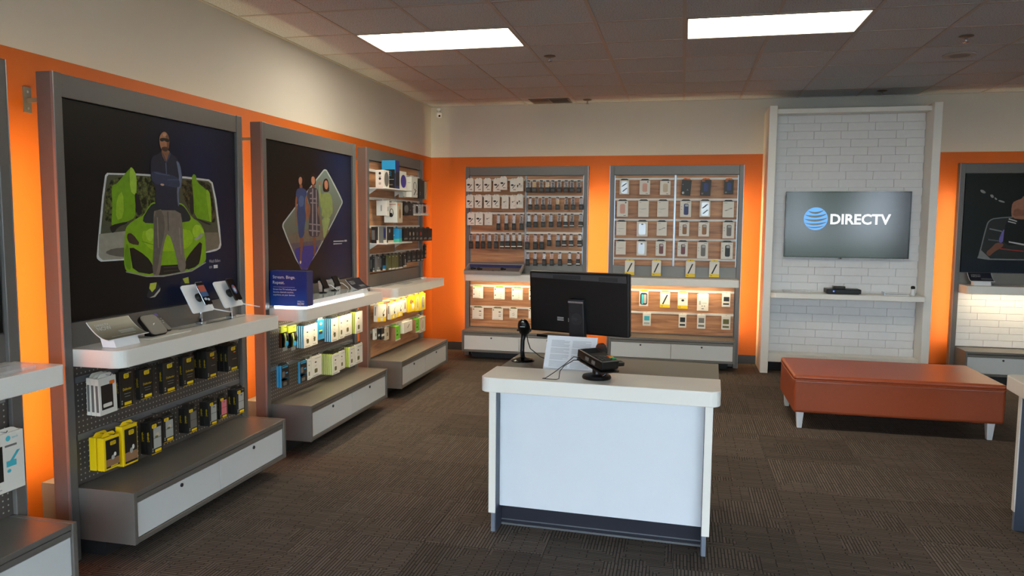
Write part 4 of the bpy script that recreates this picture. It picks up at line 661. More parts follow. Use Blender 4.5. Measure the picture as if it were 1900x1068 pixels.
for i,nm in ((0,'large white and yellow cable pack'),(1,'white and yellow cable pack'),(2,'white and yellow cable pack'),(3,'narrow white and red pack'),(4,'yellow picture pack'),(5,'narrow yellow pack'),(6,'yellow framed cable pack')):
    if i<3: m=M_card; fr=[('print','r',0,0,1,.28,M_yellow),('print','o',.6,.3,.2,.16,M_ink),('print','r',.35,.06,.3,.16,M_card),('print','d',.55,.45,.3,.25,M_mid)]
    elif i==3: m=M_card; fr=[('print','r',.35,.25,.35,.5,M_kraft),('print','r',0,.92,.6,.06,M_red)]
    elif i==4: m=M_yellow; fr=[('print','o',.15,.55,.4,.3,M_kraft),('print','o',.45,.15,.4,.4,M_card),('print','o',.5,.6,.2,.15,M_red)]
    else: m=M_yellow; fr=[('print','rr',.25,.1,.6,.8,M_beige),('print','o',.4,.2,.3,.6,M_cardb),('print','o',.46,.25,.2,.5,M_beige)]
    pack('%s, %s from the left on upper rail, lower corner display'%(nm,ORD[i]),'pack',uD,FDm,R[i],.035 if i<3 else .025,(m,M_yellow),fr,[('print','r',.3,.35,.25,.5,M_mid)] if i<3 else [],group=G6,tilt=6 if i==0 else 0)
R=D['D6']
for i,nm in ((0,'tiny white charger blister'),(1,'tiny black charger blister'),(2,'tiny black charger blister'),(3,'tiny beige charger blister'),(4,'green and brown cable box'),(5,'wide white cable box'),(6,'green and brown cable box'),(7,'beige cable pack')):
    m=(M_card,M_cardb,M_cardb,M_beige,M_green,M_card,M_green,M_beige)[i]
    fr=[('print','r',.0,.28,1,.2,M_card)] if i in(1,2) else [('print','r',.3,.3,.4,.3,M_mid)] if i in (0,3) else [('print','r',.2,.35,.35,.1,M_ink),('print','o',.25,.62,.2,.08,M_ink),('print','r',0,0,1,.1,M_card)] if i in(4,6) else [('print','d',.4,.4,.3,.3,M_ink)] if i==5 else [('print','o',.15,.12,.7,.76,M_card),('print','o',.22,.18,.56,.64,M_beige)]
    pack('%s, %s from the left on the lower rail, lower corner display'%(nm,ORD[i]),'pack',uD,FDm,R[i],(.02,.02,.02,.02,.085,.06,.06,.03)[i],(m,M_clear if i<4 else m),fr,[('print','r',0,0,1,1,M_kraft)] if i in (4,6) else [],group=G6)
# -- back wall display E
FEm=FB(XE); GE='white cable boxes on the left back wall display'
cab=[('print','o',.12,.48,.42,.16,M_ink),('print','d',.3,.28,.5,.3,M_ink),('print','rr',.5,.14,.12,.07,M_ink),('print','rr',.68,.14,.12,.07,M_ink)]
ear=[('print','d',.25,.5,.45,.14,M_mid),('print','o',.25,.5,.2,.1,M_mid),('print','r',.5,.2,.2,.04,M_ltgrey)]
bud=[('print','rr',.12,.3,.16,.2,M_ink),('print','r',.3,.45,.55,.025,M_ink),('print','r',.45,.33,.4,.025,M_ink),('print','o',.35,.5,.25,.1,M_ink)]
for rn,key,kinds in (('top',"E1",(cab,cab,cab,cab,cab,cab,bud)),('second',"E2",(cab,cab,cab,cab,ear,ear,bud)),('third',"E3",(cab,cab,ear))):
    for i,r in enumerate(D[key]):
        pack('white cable box, %s from the left in the %s row, left back wall display'%(ORD[i],rn),'box',uE,FEm,(r[0],r[1],r[2],r[3],r[4]+(.035 if (key=='E1' and i in(4,6)) or (key=='E2' and i==6) else 0)),.03,M_card,kinds[i],[],group=GE)
def pouch(label,u,F,row,item,group,frac=.46,tall=False):
    """clear blister: dark card foot, clear front with an item inside"""
    s0,s1,z0,z1,d=row; w_=s1-s0; h_=z1-z0; hc=h_*frac
    t=thing('blister_pack',label,'pack',F@T((s0+s1)/2,-d,z0),group)
    MB().box(-w_/2,w_/2,0,.016,0,hc).build('foot_card',M_cardb,t,bevel=.0015)
    MB().box(-w_*.46,w_*.46,.001,.014,hc,h_-.012).build('blister',M_clear,t)
    MB().box(-w_*.24,w_*.24,.004,.011,hc,h_-.024).build('case_inside',item,t,bevel=.002)
    MB().box(-w_*.3,w_*.3,.006,.0075,h_-.013,h_).build('hang_tab',M_ink,t)
    mb=MB()
    for k,(zz,m_) in enumerate(((.62,0),(.45,0),(.28,0))): mb.flat([(-w_*.36,hc*zz),(w_*.3,hc*zz),(w_*.3,hc*zz+.003),(-w_*.36,hc*zz+.003)],-.0006,m_)
    mb.build('print',M_mid,t)
    if tall: MB().flat([(-w_/2,hc*.22),(w_/2,hc*.22),(w_/2,hc*.34),(-w_/2,hc*.34)],-.0007).build('white_band',M_card,t)
    hook(u,(s0+s1)/2,z1-.006,d,M_ink)
GP='dark phone pouches on the left back wall display'
IT={'g':M_silver,'w':M_card,'k':M_cardb,'b':pm('case_pale_blue',(150,172,200),.3),'r':pm('case_wine',(110,40,44),.4),'y':pm('case_gold',(200,160,80),.3,.4),'p':pm('case_pale_pink',(216,176,170),.4),'m':M_mid}
for key,pat,tx,tl in (('E4','gggk','left panel, third row',0),('E5','kgkgkggww','left panel, fourth row',1),('E6','kykykkkkk','right panel, top row',0),('E7','gmkrykkm','right panel, second row',0),('E8','gbkbkwkm','right panel, third row',1),('E9','rppbbwww','right panel, fourth row',1),('E10','bbgpggp','right panel, bottom row',1)):
    for i,r in enumerate(D[key]):
        pouch('dark footed pouch with phone case, %s from left, %s, left back display'%(ORD[i],tx),uE,FEm,r,IT[pat[i]],GP,.42 if key in('E4','E6','E7','E8') else .5,tl and i>4)
GS='white cards on the lower left back display'
for rn,key in (('upper','E11'),('lower','E12')):
    for i,r in enumerate(D[key]):
        fr=[('print','o',.06,.82,.12,.1,M_ink),('print','r',.1,.06,.6,.02,M_mid)]+([('print','o',.06,.3,.12,.1,M_ink),('print','r',.62,.55,.08,.03,M_mid),('print','r',.62,.38,.08,.03,M_mid),('print','r',.62,.22,.08,.03,M_mid)] if key=='E11' else [('print','r',.62,.65,.2,.1,M_mid),('print','r',.62,.45,.25,.03,M_mid),('print','r',.62,.3,.2,.06,M_mid)] if i!=2 else [('print','d',.3,.45,.4,.12,M_mid),('print','d',.35,.28,.4,.12,M_mid)])
        pack('white accessory card, %s from the left on the %s rail under the parts tray'%(ORD[i],rn),'card',uE,FEm,r,.02,(M_card,M_green if key=='E11' else M_olive),fr,[],group=GS)
# -- back wall display F
FFm=FB(XF); GF='phone case cards on the right back wall display'
marble=[('case_picture','rr',.16,.06,.7,.86,M_silver),('print','d',.2,.55,.6,.25,M_ink),('print','d',.25,.2,.6,.25,M_ink)]
rose=[('case_picture','rr',.28,.2,.45,.6,M_rose),('print','r',.72,.85,.12,.1,M_mid),('print','r',.6,.06,.2,.03,M_ink)]
pale=[('case_picture','rr',.3,.2,.45,.6,M_beige),('print','r',.72,.85,.12,.1,M_mid),('print','r',.6,.06,.2,.03,M_ink)]
foil=[('case_picture','rr',.18,.12,.62,.78,M_silver),('print','rr',.4,.78,.2,.08,M_ink)]
plain=[('print','r',.1,.5,.7,.02,M_ltgrey),('print','r',.1,.3,.3,.015,M_ltgrey),('print','d',.2,.45,.6,.06,M_ltgrey),('print','r',.1,.9,.2,.02,M_mid)]
outl=[('print','d',.15,.42,.75,.16,M_ink),('print','d',.28,.46,.5,.08,M_card),('print','r',.1,.9,.3,.02,M_mid)]
def stand(m): return [('case_picture','rr',.34,.14,.42,.7,m),('case_picture','rr',.44,.66,.28,.14,M_ltgrey),('print','o',.08,.62,.1,.06,M_ltgrey),('print','o',.08,.45,.1,.06,M_ltgrey),('print','r',.6,.9,.3,.02,M_mid)]
dk=lambda:[('case_picture','rr',.3,.25,.45,.55,M_navy),('print','rr',.1,.06,.2,.1,M_mid),('print','r',.1,.9,.3,.04,M_or)]
strp=[('case_picture','d',.2,.22,.6,.62,M_cardb),('print','r',0,0,1,.2,M_yellow),('print','t',.1,.05,.2,.1,M_ink,'14')]
rows=(('top','F1',(marble,rose,pale,[('print','t',.58,.3,.18,.1,M_ltgrey,'A'),('print','o',.1,.06,.25,.16,M_ltgrey),('print','r',.1,.65,.06,.06,M_ltgrey)],dk(),dk())),('second','F2',(rose,plain,plain,stand(M_navy),marble,outl)),('third','F3',(plain,foil,outl,stand(M_kraft),stand(M_kraft),stand(M_mid))),('fourth','F4',(plain,foil,stand(IT['r']),stand(IT['r']),stand(M_mid),stand(M_cardb))),('fifth','F5',(strp,strp,strp,strp)))
for rn,key,ks in rows:
    for i,r in enumerate(D[key]):
        dkk=key=='F1' and i>2
        pack('%s, %s from the left in the %s row, right back display'%('dark orange-topped case box' if dkk else 'yellow footed stylus card' if key=='F5' else 'white phone case card',ORD[i],rn),'card',uF,FFm,r,.02,(M_cardb if dkk else M_card,M_or if dkk else M_yellow if key=='F5' else M_cardb),ks[i],[],group=GF,tilt=(4,2,0)[i-3] if dkk else 0,hmat=M_ink)
GL='accessory cards on the lower right back display'
ks=([('picture','rr',.1,.1,.8,.8,M_cardb),('picture','rr',.25,.15,.22,.65,M_cyan),('picture','rr',.5,.2,.3,.6,M_ltgrey)],strp,[('print','r',0,0,1,.2,M_yellow),('print','t',.08,.04,.28,.12,M_ink,'12'),('print','o',.35,.45,.3,.14,M_ink),('print','r',.15,.62,.7,.02,M_mid)],[('print','rr',.15,.35,.2,.25,M_ltgrey),('print','r',.45,.45,.4,.02,M_mid),('print','o',.4,.25,.1,.06,M_mid),('print','o',.6,.25,.1,.06,M_mid),('print','r',.4,.1,.2,.05,M_mid)],[('picture','r',.2,.42,.66,.34,M_cardb),('picture','r',.15,.16,.7,.12,M_cardb)])
for i,r in enumerate(D['F6']): pack('%s, %s from the left on the upper rail behind the monitor'%(('black framed charger pack','yellow footed stylus card','yellow footed lens card','large white cable card','white glass protector box')[i],ORD[i]),'card',uF,FFm,r,.02,(M_card,(M_yellow,M_yellow,M_yellow,M_ltgrey,M_card)[i]),ks[i],[],group=GL)
for i,r in enumerate(D['F7']):
    m=(M_cyan,M_cardb,M_mid,M_olive)[i]
    pack('white glass protector box, %s from the left on the lower rail behind the monitor'%ORD[i],'box',uF,FFm,r,.02,M_card,[('picture','r',.18,.42,.66,.36,m),('picture','r',.15,.14,.7,.14,m if i!=0 else M_ltgrey)],[],group=GL)
# -- display A: one pack and what shows of it
t=pack('white tablet case box with turquoise print, at left edge of picture','box',uA,FL(YA),(1.13,1.315,.497,.755,.43),.025,M_card,[('picture','r',.02,.2,.44,.6,M_cardb),('logo','o',.55,.86,.12,.09,M_cyan),('logo','t',.70,.88,.24,.05,M_cyan,'speck'),('print','r',.52,.76,.3,.035,M_mid),('print','d',.55,.45,.35,.22,M_cyan),('print','r',.54,.42,.25,.1,M_cyan),('print','o',.55,.32,.1,.06,M_cyan),('print','r',.1,.06,.3,.02,M_ltgrey)],[])
pack('white tablet case box hung behind the turquoise printed one','box',None,FL(YA),(1.06,1.235,.50,.76,.40),.025,M_card,[],[])
# ---------------------------------------------------------------- things standing on the shelves
Z1=1.0012
M_sign=grad_mat('sign_grey_print',((0,(58,58,54)),(.6,(120,116,100)),(1,(146,140,120))),2,0,.1)
def brochure(label,F,s,d,w_=.27,big=True,navy=False):
    """curved plastic sign on a white foot"""
    t=thing('counter_sign',label,'sign',F@T(s,-d,Z1),'curved counter signs')
    n=8; prof=[]
    for k in range(n+1):
        a=k/n; y=-.085*(1-a)**1.0+.03*a+.0; y=-.08+.115*a; z=.045+.078*a**1.9; prof.append((y,z))
    v=[];f=[]
    for i,(y,z) in enumerate(prof): v+=[(-w_/2,y,z),(w_/2,y,z),(w_/2,y,z-.004),(-w_/2,y,z-.004)]
    for i in range(n):
        b=4*i
        for j in range(4): f.append((b+j,b+(j+1)%4,b+4+(j+1)%4,b+4+j))
    f+= [(0,1,2,3),(4*n+3,4*n+2,4*n+1,4*n)]
    MB().add(v,f).build('panel',M_wht,t)
    v=[];f=[]
    for y,z in prof: v+=[(-w_/2+.003,y,z+.0006),(w_/2-.003,y,z+.0006)]
    for i in range(n): f.append((2*i,2*i+1,2*i+3,2*i+2))
    pr=MB().add(v,f).build('print_face',pm('print_deep_navy',(28,32,48),.35) if navy else M_sign,t)
    def on(a): 
        i=min(int(a*n),n-1); q=a*n-i; return prof[i][0]*(1-q)+prof[i+1][0]*q,prof[i][1]*(1-q)+prof[i+1][1]*q
    mb=MB()
    for tx,a0,a1,x0,wm in (('DIRECTV',.80,.87,-w_/2+.03,.085),('NOW',.64,.78,-w_/2+.03,.085)):
        g=text_geo(tx); kx=wm/g[2]
        P=[]
        for a,b in g[0]:
            q=a0+(a1-a0)*b/g[3]; y,z=on(q); P.append((x0+a*kx,y,z+.0016))
        mb.add(P,g[1])
    for j,a0 in enumerate((.5,.44,.38)):
        y,z=on(a0); y2,z2=on(a0+.02); mb.add([(0,y,z+.0014),(.1,y,z+.0014),(.1,y2,z2+.0014),(0,y2,z2+.0014)],[(0,1,2,3)])
    mb.build('lettering',pm('print_pale',(190,196,196),.5),t)
    MB().add([(-.08,-.075,0),(.08,-.075,0),(.08,.0,0),(-.08,.0,0),(-.08,-.055,.05),(.08,-.055,.05),(.08,.02,.075),(-.08,.02,.075)],[(0,3,2,1),(4,5,6,7),(0,1,5,4),(1,2,6,5),(2,3,7,6),(3,0,4,7)]).build('foot',M_wht,t,bevel=.002)
brochure('grey curved sign on a white foot, left end of the man poster shelf',FL(YB),.15,.435)
brochure('dark curved sign on a white foot, right end of the women poster shelf',FL(YC),1.17,.44,navy=True)
brochure('dark curved sign on a white foot, on the white brick display shelf',FB(XG),.165,.42,.22,navy=True)
# streaming player on a tilted stand with its remote
FBm=FL(YB)
t=thing('streaming_player','black rounded streaming player propped on a stand beside grey sign','player',FBm@T(.44,-.40,Z1))
PL=T(0,0,.075)@RX(-35)@RY(0)
MB().prism(rrect(-.065,.065,-.065,.065,.03,6),0,.022,'z').build('body',M_black,t,T(0,-.005,.045)@RX(48)@T(0,0,0),bevel=.004)
MB().prism(rrect(-.055,.055,-.055,.055,.026,6),.0222,.0226,'z').build('top_face',M_black,t,T(0,-.005,.045)@RX(48)); 
mb=MB(); mb.add([(-.012,-.006,.0232),(.0,.006,.0232),(.014,.008,.0232),(.0,-.002,.0232)],[(0,1,2,3)]); mb.build('print_logo',M_card,t,T(0,-.005,.045)@RX(48))
MB().box(-.045,-.03,-.04,.0,0,.02).box(-.045,-.03,-.01,.0,0,.05).build('foot',M_black,t); MB().box(.03,.045,-.04,.0,0,.02).box(.03,.045,-.01,.0,0,.05).build('foot',M_black,t)
t=thing('remote_control','slim black remote with purple keys propped beside the player','remote',FBm@T(.58,-.40,Z1)@RX(42))
MB().prism(rrect(-.02,.02,0,.15,.012,4),0,.016,'z').build('body',M_black,t,bevel=.003)
mb=MB().add([(p[0],p[1],.0165) for p in rrect(-.013,.013,.105,.135,.006)],[tuple(range(20))]); mb.build('navigation_key',pm('purple_rubber',(92,70,160),.5),t)
mb=MB()
for x,y in ((-.009,.085),(.009,.085),(-.009,.07),(.009,.07),(0,.055)): mb.add([(x-.004,y-.003,.0165),(x+.004,y-.003,.0165),(x+.004,y+.003,.0165),(x-.004,y+.003,.0165)],[(0,1,2,3)])
mb.build('print_keys',M_ltgrey,t)
t=tag(MB().box(-.16,.16,-.05,.05,0,.004).build('display_mat',M_card,M=FBm@T(.48,-.445,Z1),bevel=.001),'thin pale display mat under the streaming player','mat')
def phone_display(lab,F,s,d,z0,pl,black=False):
    t=thing('phone_stand',lab,'phone stand',F@T(s,-d,z0),'phone display stands')
    MB().box(-.022,.022,-.022,.022,0,.018).build('flange',M_chrome,t,bevel=.004); MB().tube([(0,0,.018),(0,0,.11)],.009,12).build('pole',M_chrome,t,smooth=True)
    A=T(-.055,-.02,.155)@RX(-28)     # plate tilts back
    MB().prism(rrect(-.095,.095,-.085,.085,.014),-.005,.005,'y').build('plate',M_wht,t,A,bevel=.002)
    MB().tube([(0,.005,-.005),(0,.03,-.005)],.04,20).build('rear_puck',M_clear,t,A)
    MB().tube([(.0,-.006,.0),(.0,-.028,.0)],[.026,.022],16).build('front_puck',M_black,t,A,smooth=False)
    MB().tube([(.01,-.03,-.04),(.02,-.045,-.09),(.05,-.09,-.13),(.085,-.10,-.145)],.0035,6).build('tether_cable',M_wht,t,A,smooth=True)
    p=thing('smartphone',pl,'phone',F@T(s,-d,z0)@A@T(.022,-.029,.012),'display phones')
    MB().prism(rrect(-.035,.035,-.072,.072,.009),-.008,0,'y').build('body',M_chrome if not black else M_black,p,bevel=.002)
    MB().flat(rrect(-.033,.033,-.070,.070,.008),-.0084).build('front_glass',M_blackg,p)
    mb=MB()
    if not black: mb.flat([(-.03,.01),(.03,.01),(.03,.05),(-.03,.05)],-.0088,0).flat([(-.03,-.02),(.03,-.02),(.03,.01),(-.03,.01)],-.0088,1).flat(ell(-.01,-.035,.012,.008),-.0089,2).flat(ell(.014,-.04,.01,.008),-.0089,2)
    else: mb.flat(ell(0,0,.02,.03),-.0088,1).flat(ell(.003,.002,.014,.022),-.0089,0).flat(ell(0,-.004,.01,.014),-.009,2)
    mb.build('screen',[glow('screen_red',(.36,.10,.07),.5),glow('screen_blue',(.08,.14,.26),.4),glow('screen_pale',(.5,.6,.7),.4)],p)
phone_display('white tilted phone stand on the man poster shelf, nearer the player',FBm,.885,.381,Z1,'phone with red and blue screen on the man poster shelf')
phone_display('white tilted phone stand on the man poster shelf, at its right end',FBm,1.164,.391,Z1,'black phone with blue swirl screen on the man poster shelf',True)
# -- shelf of display C
FCm=FL(YC)
t=thing('acrylic_riser','lit white acrylic riser tray on the women poster shelf','riser',FCm@T(.535,-.455,Z1))
MB().box(-.385,.485,-.115,.11,.016,.046).build('tray',M_wht,t,bevel=.003); MB().box(-.485,.485,-.118,-.112,.002,.014).build('led_strip',M_ledw,t); MB().box(-.488,-.482,-.118,.11,.002,.014).build('led_strip',M_ledw,t); MB().box(-.475,.475,-.105,.105,0,.016).build('base',M_clear,t)
MB().box(-.375,.475,-.105,.10,.0462,.048).build('glass_top',pm('grey_glass',(160,172,176),.05),t)
# promotional box, its face turned to the room entrance
M_sbox=grad_mat('sign_blue_print',((0,(38,78,160)),(.5,(30,48,120)),(1,(40,52,110))),2,0,.26)
t=thing('promo_box','blue promotional box with white lettering on the women poster shelf','sign',T(.462,YC+.03,1.0185))
MB().box(-.137,.137,0,.09,0,.238).build('box',[M_navy],t,bevel=.002); MB().flat([(-.1365,.0005),(.1365,.0005),(.1365,.2375),(-.1365,.2375)],-.0008).build('print_face',M_sbox,t)
mb=MB()
for tx,x,z,h in (('Stream. Binge.',-.113,.180,.027),('Repeat.',-.113,.143,.027)): mb.text(tx,x,z,-.0014,h)
mb.flat([(-.11,.128),(.05,.128),(.05,.129),(-.11,.129)],-.0014)
for tx,z in (('Stream live TV including your',.105),('favorite channels anytime,',.086),('anywhere, on your devices.',.067)): mb.text(tx,-.112,z,-.0014,.0135,0,.195 if z>.1 else None)
mb.text('DIRECTV',.068,.030,-.0014,.009,0,.05); mb.text('NOW',.068,.010,-.0014,.016,0,.05,.01); mb.build('lettering',M_card,t)
for k,(s,lab) in enumerate(((.66,'black phone mount behind the blue promotional box'),(.86,'black phone mount in the middle of the lit riser'))):
    t=thing('phone_mount',lab,'phone mount',FCm@T(s,-.40,Z1+.0482),'black phone mounts')
    MB().lathe([(.03,0),(.03,.006),(.012,.01)],n=16).build('base',M_black,t); MB().tube([(0,0,.008),(0,0,.05)],.007,8).build('pole',M_black,t)
    MB().prism(rrect(-.04,.04,-.045,.045,.01),-.006,.006,'y').build('head',M_black,t,T(0,-.01,.075)@RX(-25),bevel=.002)
    MB().tube([(.03,.0,.06),(.07,-.03,.055),(.12,-.05,.02),(.16,-.04,.003)],.003,6).build('cable',M_wht,t,smooth=True)
tag(MB().box(-.18,.18,-.002,.002,0,.09).build('info_card',M_clear,M=FCm@T(.85,-.365,Z1+.0482)@RX(-8)),'clear info card holder along the back of the lit riser','card holder')
# -- shelf of display D, E, A
tag(MB().prism(rrect(-.05,.05,-.018,.018,.012),0,.014,'z').build('security_puck',M_wht,M=FL(YD)@T(1.20,-.42,Z1),bevel=.003),'small white puck on the corner display shelf, right end','puck')
tag(MB().prism(rrect(-.11,.11,-.05,.05,.008),0,.003,'z').build('acrylic_plate',M_clear,M=FL(YD)@T(.55,-.45,Z1)),'clear flat plate lying on the corner display shelf','plate')
tag(MB().prism(rrect(-.12,.12,-.06,.06,.01),0,.012,'z').build('acrylic_tray',M_clear,M=FL(YA)@T(1.16,-.49,Z1),bevel=.003),'clear acrylic tray on the nearest display shelf, left picture edge','tray')
t=thing('tablet_stand','white tilted tablet stand at the left edge of the picture','stand',FL(YA)@T(.98,-.42,Z1))
MB().prism(rrect(-.1,.1,-.075,.075,.012),-.005,.005,'y').build('plate',M_wht,t,T(0,-.01,.13)@RX(-32),bevel=.002); MB().tube([(0,0,0),(0,0,.10)],.01).build('pole',M_chrome,t); MB().flat(rrect(-.08,.08,-.055,.06,.008),-.0058).build('screen_glass',M_blackg,t,T(0,-.01,.13)@RX(-32))
t=thing('parts_tray','grey framed tray of small accessories on the left back wall shelf','tray',FB(XE)@T(.35,-.50,Z1))
A=T(0,.0,.012)@RX(20)
fr=MB()
for b in ((-.335,.335,-.11,-.095),(-.335,.335,.095,.11),(-.335,-.315,-.095,.095),(.315,.335,-.095,.095)): fr.box(*b,.0+.02,.065)
fr.build('frame',pm('tray_frame',(168,164,158),.4),t,A,bevel=.003); MB().box(-.315,.315,-.095,.095,.022,.028).build('floor',pm('tray_lining',(118,108,104),.6),t,A); MB().box(-.315,.315,.085,.0945,.028,.062).build('back_lining',pm('tray_lining_blue',(62,66,110),.5),t,A)
for k,(x,y) in enumerate(((-.27,.03),(-.19,.02),(.09,.03),(.0,-.06),(.07,-.065))):
    g=thing('cable_adapter','small black adapter lying in the parts tray, %s from the left'%('first','second','last','third','fourth')[k],'adapter',FB(XE)@T(.35,-.50,Z1)@A@T(x,y,.0285),'adapters in the parts tray')
    MB().lathe([(.018,0),(.02,.012),(.012,.022)],n=12).build('plug',M_black,g); MB().box(.005,.045,-.008,.008,0,.012).build('clip',M_black,g,bevel=.002)
# ---------------------------------------------------------------- television wall
t=thing('television_wall','tall white brick feature panel between white posts, behind the bench','feature wall',T(0,0,0))
for a,b in ((3.915,3.995),(5.492,5.570)): MB().box(a,b,-.5255,-.0,0,2.839).build('post',M_shelf,t,bevel=.003)
MB().box(3.995,5.492,-.45,-.0,2.765,2.815).build('top_rail',M_shelf,t,bevel=.003); MB().box(3.995,5.492,-.46,-.24,.115,.205).build('bottom_rail',M_shelf,t,bevel=.003); MB().box(3.995,5.492,-.30,-.24,0,.115).build('plinth',M_dark,t)
MB().box(3.995,5.492,-.262,-.20,.12,2.765).build('backing',M_shelf,t)
bricks(t,3.996,5.491,-.268,.205,2.765,.0865,.27)
P=[(4.0,-.284),(4.0,-.535),(3.995,-.535),(3.997,-.56)]
P+=[(4.045+.045*math.cos(a)-.003,-.555+.045*math.sin(a)) for a in [PI+PI/2*k/5 for k in range(1,6)]]+[(5.47+.03*math.cos(a),-.57+.03*math.sin(a)) for a in [1.5*PI+PI/2*k/4 for k in range(5)]]+[(5.5,-.53),(5.49,-.53),(5.49,-.284)]
MB().prism(P,.824,.877,'z').build('shelf',M_shelf,t,bevel=.003)
t=thing('television','black flat television showing a blue striped globe and white lettering','television',T(4.756,-.35,1.602))
MB().box(-.619,.619,.012,.06,-.351,.351).build('housing',M_black,t,bevel=.004)
fr=MB()
for b in ((-.619,.619,-.351,-.340),(-.619,.619,.341,.351),(-.619,-.609,-.340,.341),(.609,.619,-.340,.341)): fr.box(b[0],b[1],-.002,.012,b[2],b[3])
fr.build('bezel',M_blackg,t); MB().box(-.2,.2,.06,.068,-.2,.2).build('mount',M_black,t)
M_scr=pm('tv_screen_glass',(7,8,9),.14,spec=.55,emit=(.5,.55,.6),es=.03,var=0)
MB().box(-.609,.609,.002,.011,-.340,.341).build('screen',M_scr,t)
M_globe=glow('screen_globe_blue',(.16,.42,.95),1.0); M_tw=glow('screen_white',(.9,.95,1),1.0)
g=MB().flat(ell(-.312,.062,.121,.121,40),.0008); R_=.121
gl=g.build('print_globe',M_globe,t)
mb=MB()
for yc,sag,th in ((.60,.22,.18),(.27,.20,.20),(-.08,.20,.20),(-.42,.18,.17),(-.72,.14,.11)):
    xe=math.sqrt(max(0,1-(yc+sag*.6)**2))*.985; up_=[];lo=[]
    for k in range(17):
        x=-1+2*k/16; c=1-x*x; y=yc+sag*.6-sag*c+.05*x
        up_.append((x*xe,y+th*.5*(c**.7))); lo.append((x*xe,y-th*.5*(c**.7)))
    mb.flat([(-.312+a*R_,.062+b*R_) for a,b in up_]+[(-.312+a*R_,.062+b*R_) for a,b in lo[::-1][1:-1]],.0002)
mb.build('print_globe_bands',M_scr,t)
MB().text('DIRECTV',-.165,.003,.0002,.112,0,.60,.028).build('lettering',M_tw,t)
MB().tube([(-.05,.0,-.351),(-.05,-.0,-.366)],[.022,.016],14).build('sensor_bump',M_chrome,t)
# on the television shelf
zt=.8775
t=thing('set_top_box','flat black set top box on the television shelf','receiver',T(4.72,-.46,zt))
MB().box(-.17,.17,-.09,.09,.006,.052).build('body',M_black,t,bevel=.006); MB().box(-.15,.15,-.08,.08,0,.006).build('feet',M_black,t); MB().flat(ell(-.10,.03,.008,.008),-.0905).build('power_light',glow('blue_led',(.1,.2,1),1.5),t)
t=thing('small_receiver','small black receiver stacked on the set top box','receiver',T(4.69,-.43,zt+.0522))
MB().prism(rrect(-.06,.06,-.05,.05,.015),0,.026,'z').build('body',M_blackg,t,bevel=.004); MB().box(-.058,.058,-.0515,-.049,.008,.012).build('trim',M_mid,t)
tag(MB().box(-.13,.13,-.06,.06,0,.022).build('acrylic_block',M_clear,M=T(4.26,-.43,zt),bevel=.003),'clear acrylic block at the left of the television shelf','block')
tag(MB().prism(rrect(-.075,.075,-.05,.05,.006),0,.004,'z').build('info_card',M_card,M=T(5.0,-.53,zt)),'small white card lying right of the set top box','card')
t=thing('tablet','grey tablet with pale edge lying on the television shelf','tablet',T(5.24,-.46,zt)@RZ(-4))
MB().prism(rrect(-.12,.12,-.085,.085,.012),0,.008,'z').build('body',M_wht,t,bevel=.002); MB().prism(rrect(-.11,.115,-.075,.075,.006),.0081,.0086,'z').build('screen',pm('grey_screen',(110,118,120),.15),t); MB().box(-.12,-.112,-.085,.085,.004,.03).build('raised_edge',M_chrome,t)
t=thing('security_sensor','little white camera with black head on the television shelf','camera',T(5.40,-.47,zt))
MB().lathe([(.022,0),(.024,.01),(.018,.05),(.019,.07)],n=16).build('body',M_wht,t,smooth=True); MB().lathe([(.019,.07),(.021,.08),(.019,.095),(.008,.1)],n=16).build('head',M_black,t,smooth=True)
# ---------------------------------------------------------------- bench
t=thing('bench','long rust orange leather bench on white tapered legs','bench',T(4.69,-2.385,0))
b=MB().box(-.745,.745,-.405,.42,.128,.395).build('base_upholstery',M_leather,t,bevel=.022,seg=4)
b=MB().box(-.747,.747,-.407,.422,.385,.427).build('seat_pad',M_leather,t,bevel=.02,seg=4)
r=rrect(-.748,.748,-.408,.423,.02); MB().tube([(x,y,.389) for x,y in r]+[(r[0][0],r[0][1],.389)],.004,6).build('piping',M_leather,t,smooth=True)
for x in (-.69,.66):
    for y in (-.36,.37):
        MB().add([(x-.028,y-.028,.128),(x+.028,y-.028,.128),(x+.028,y+.028,.128),(x-.028,y+.028,.128),(x-.018,y-.018,0),(x+.018,y-.018,0),(x+.018,y+.018,0),(x-.018,y+.018,0)],[(0,1,2,3),(7,6,5,4),(0,4,5,1),(1,5,6,2),(2,6,7,3),(3,7,4,0)]).build('leg',M_wht,t,bevel=.003)
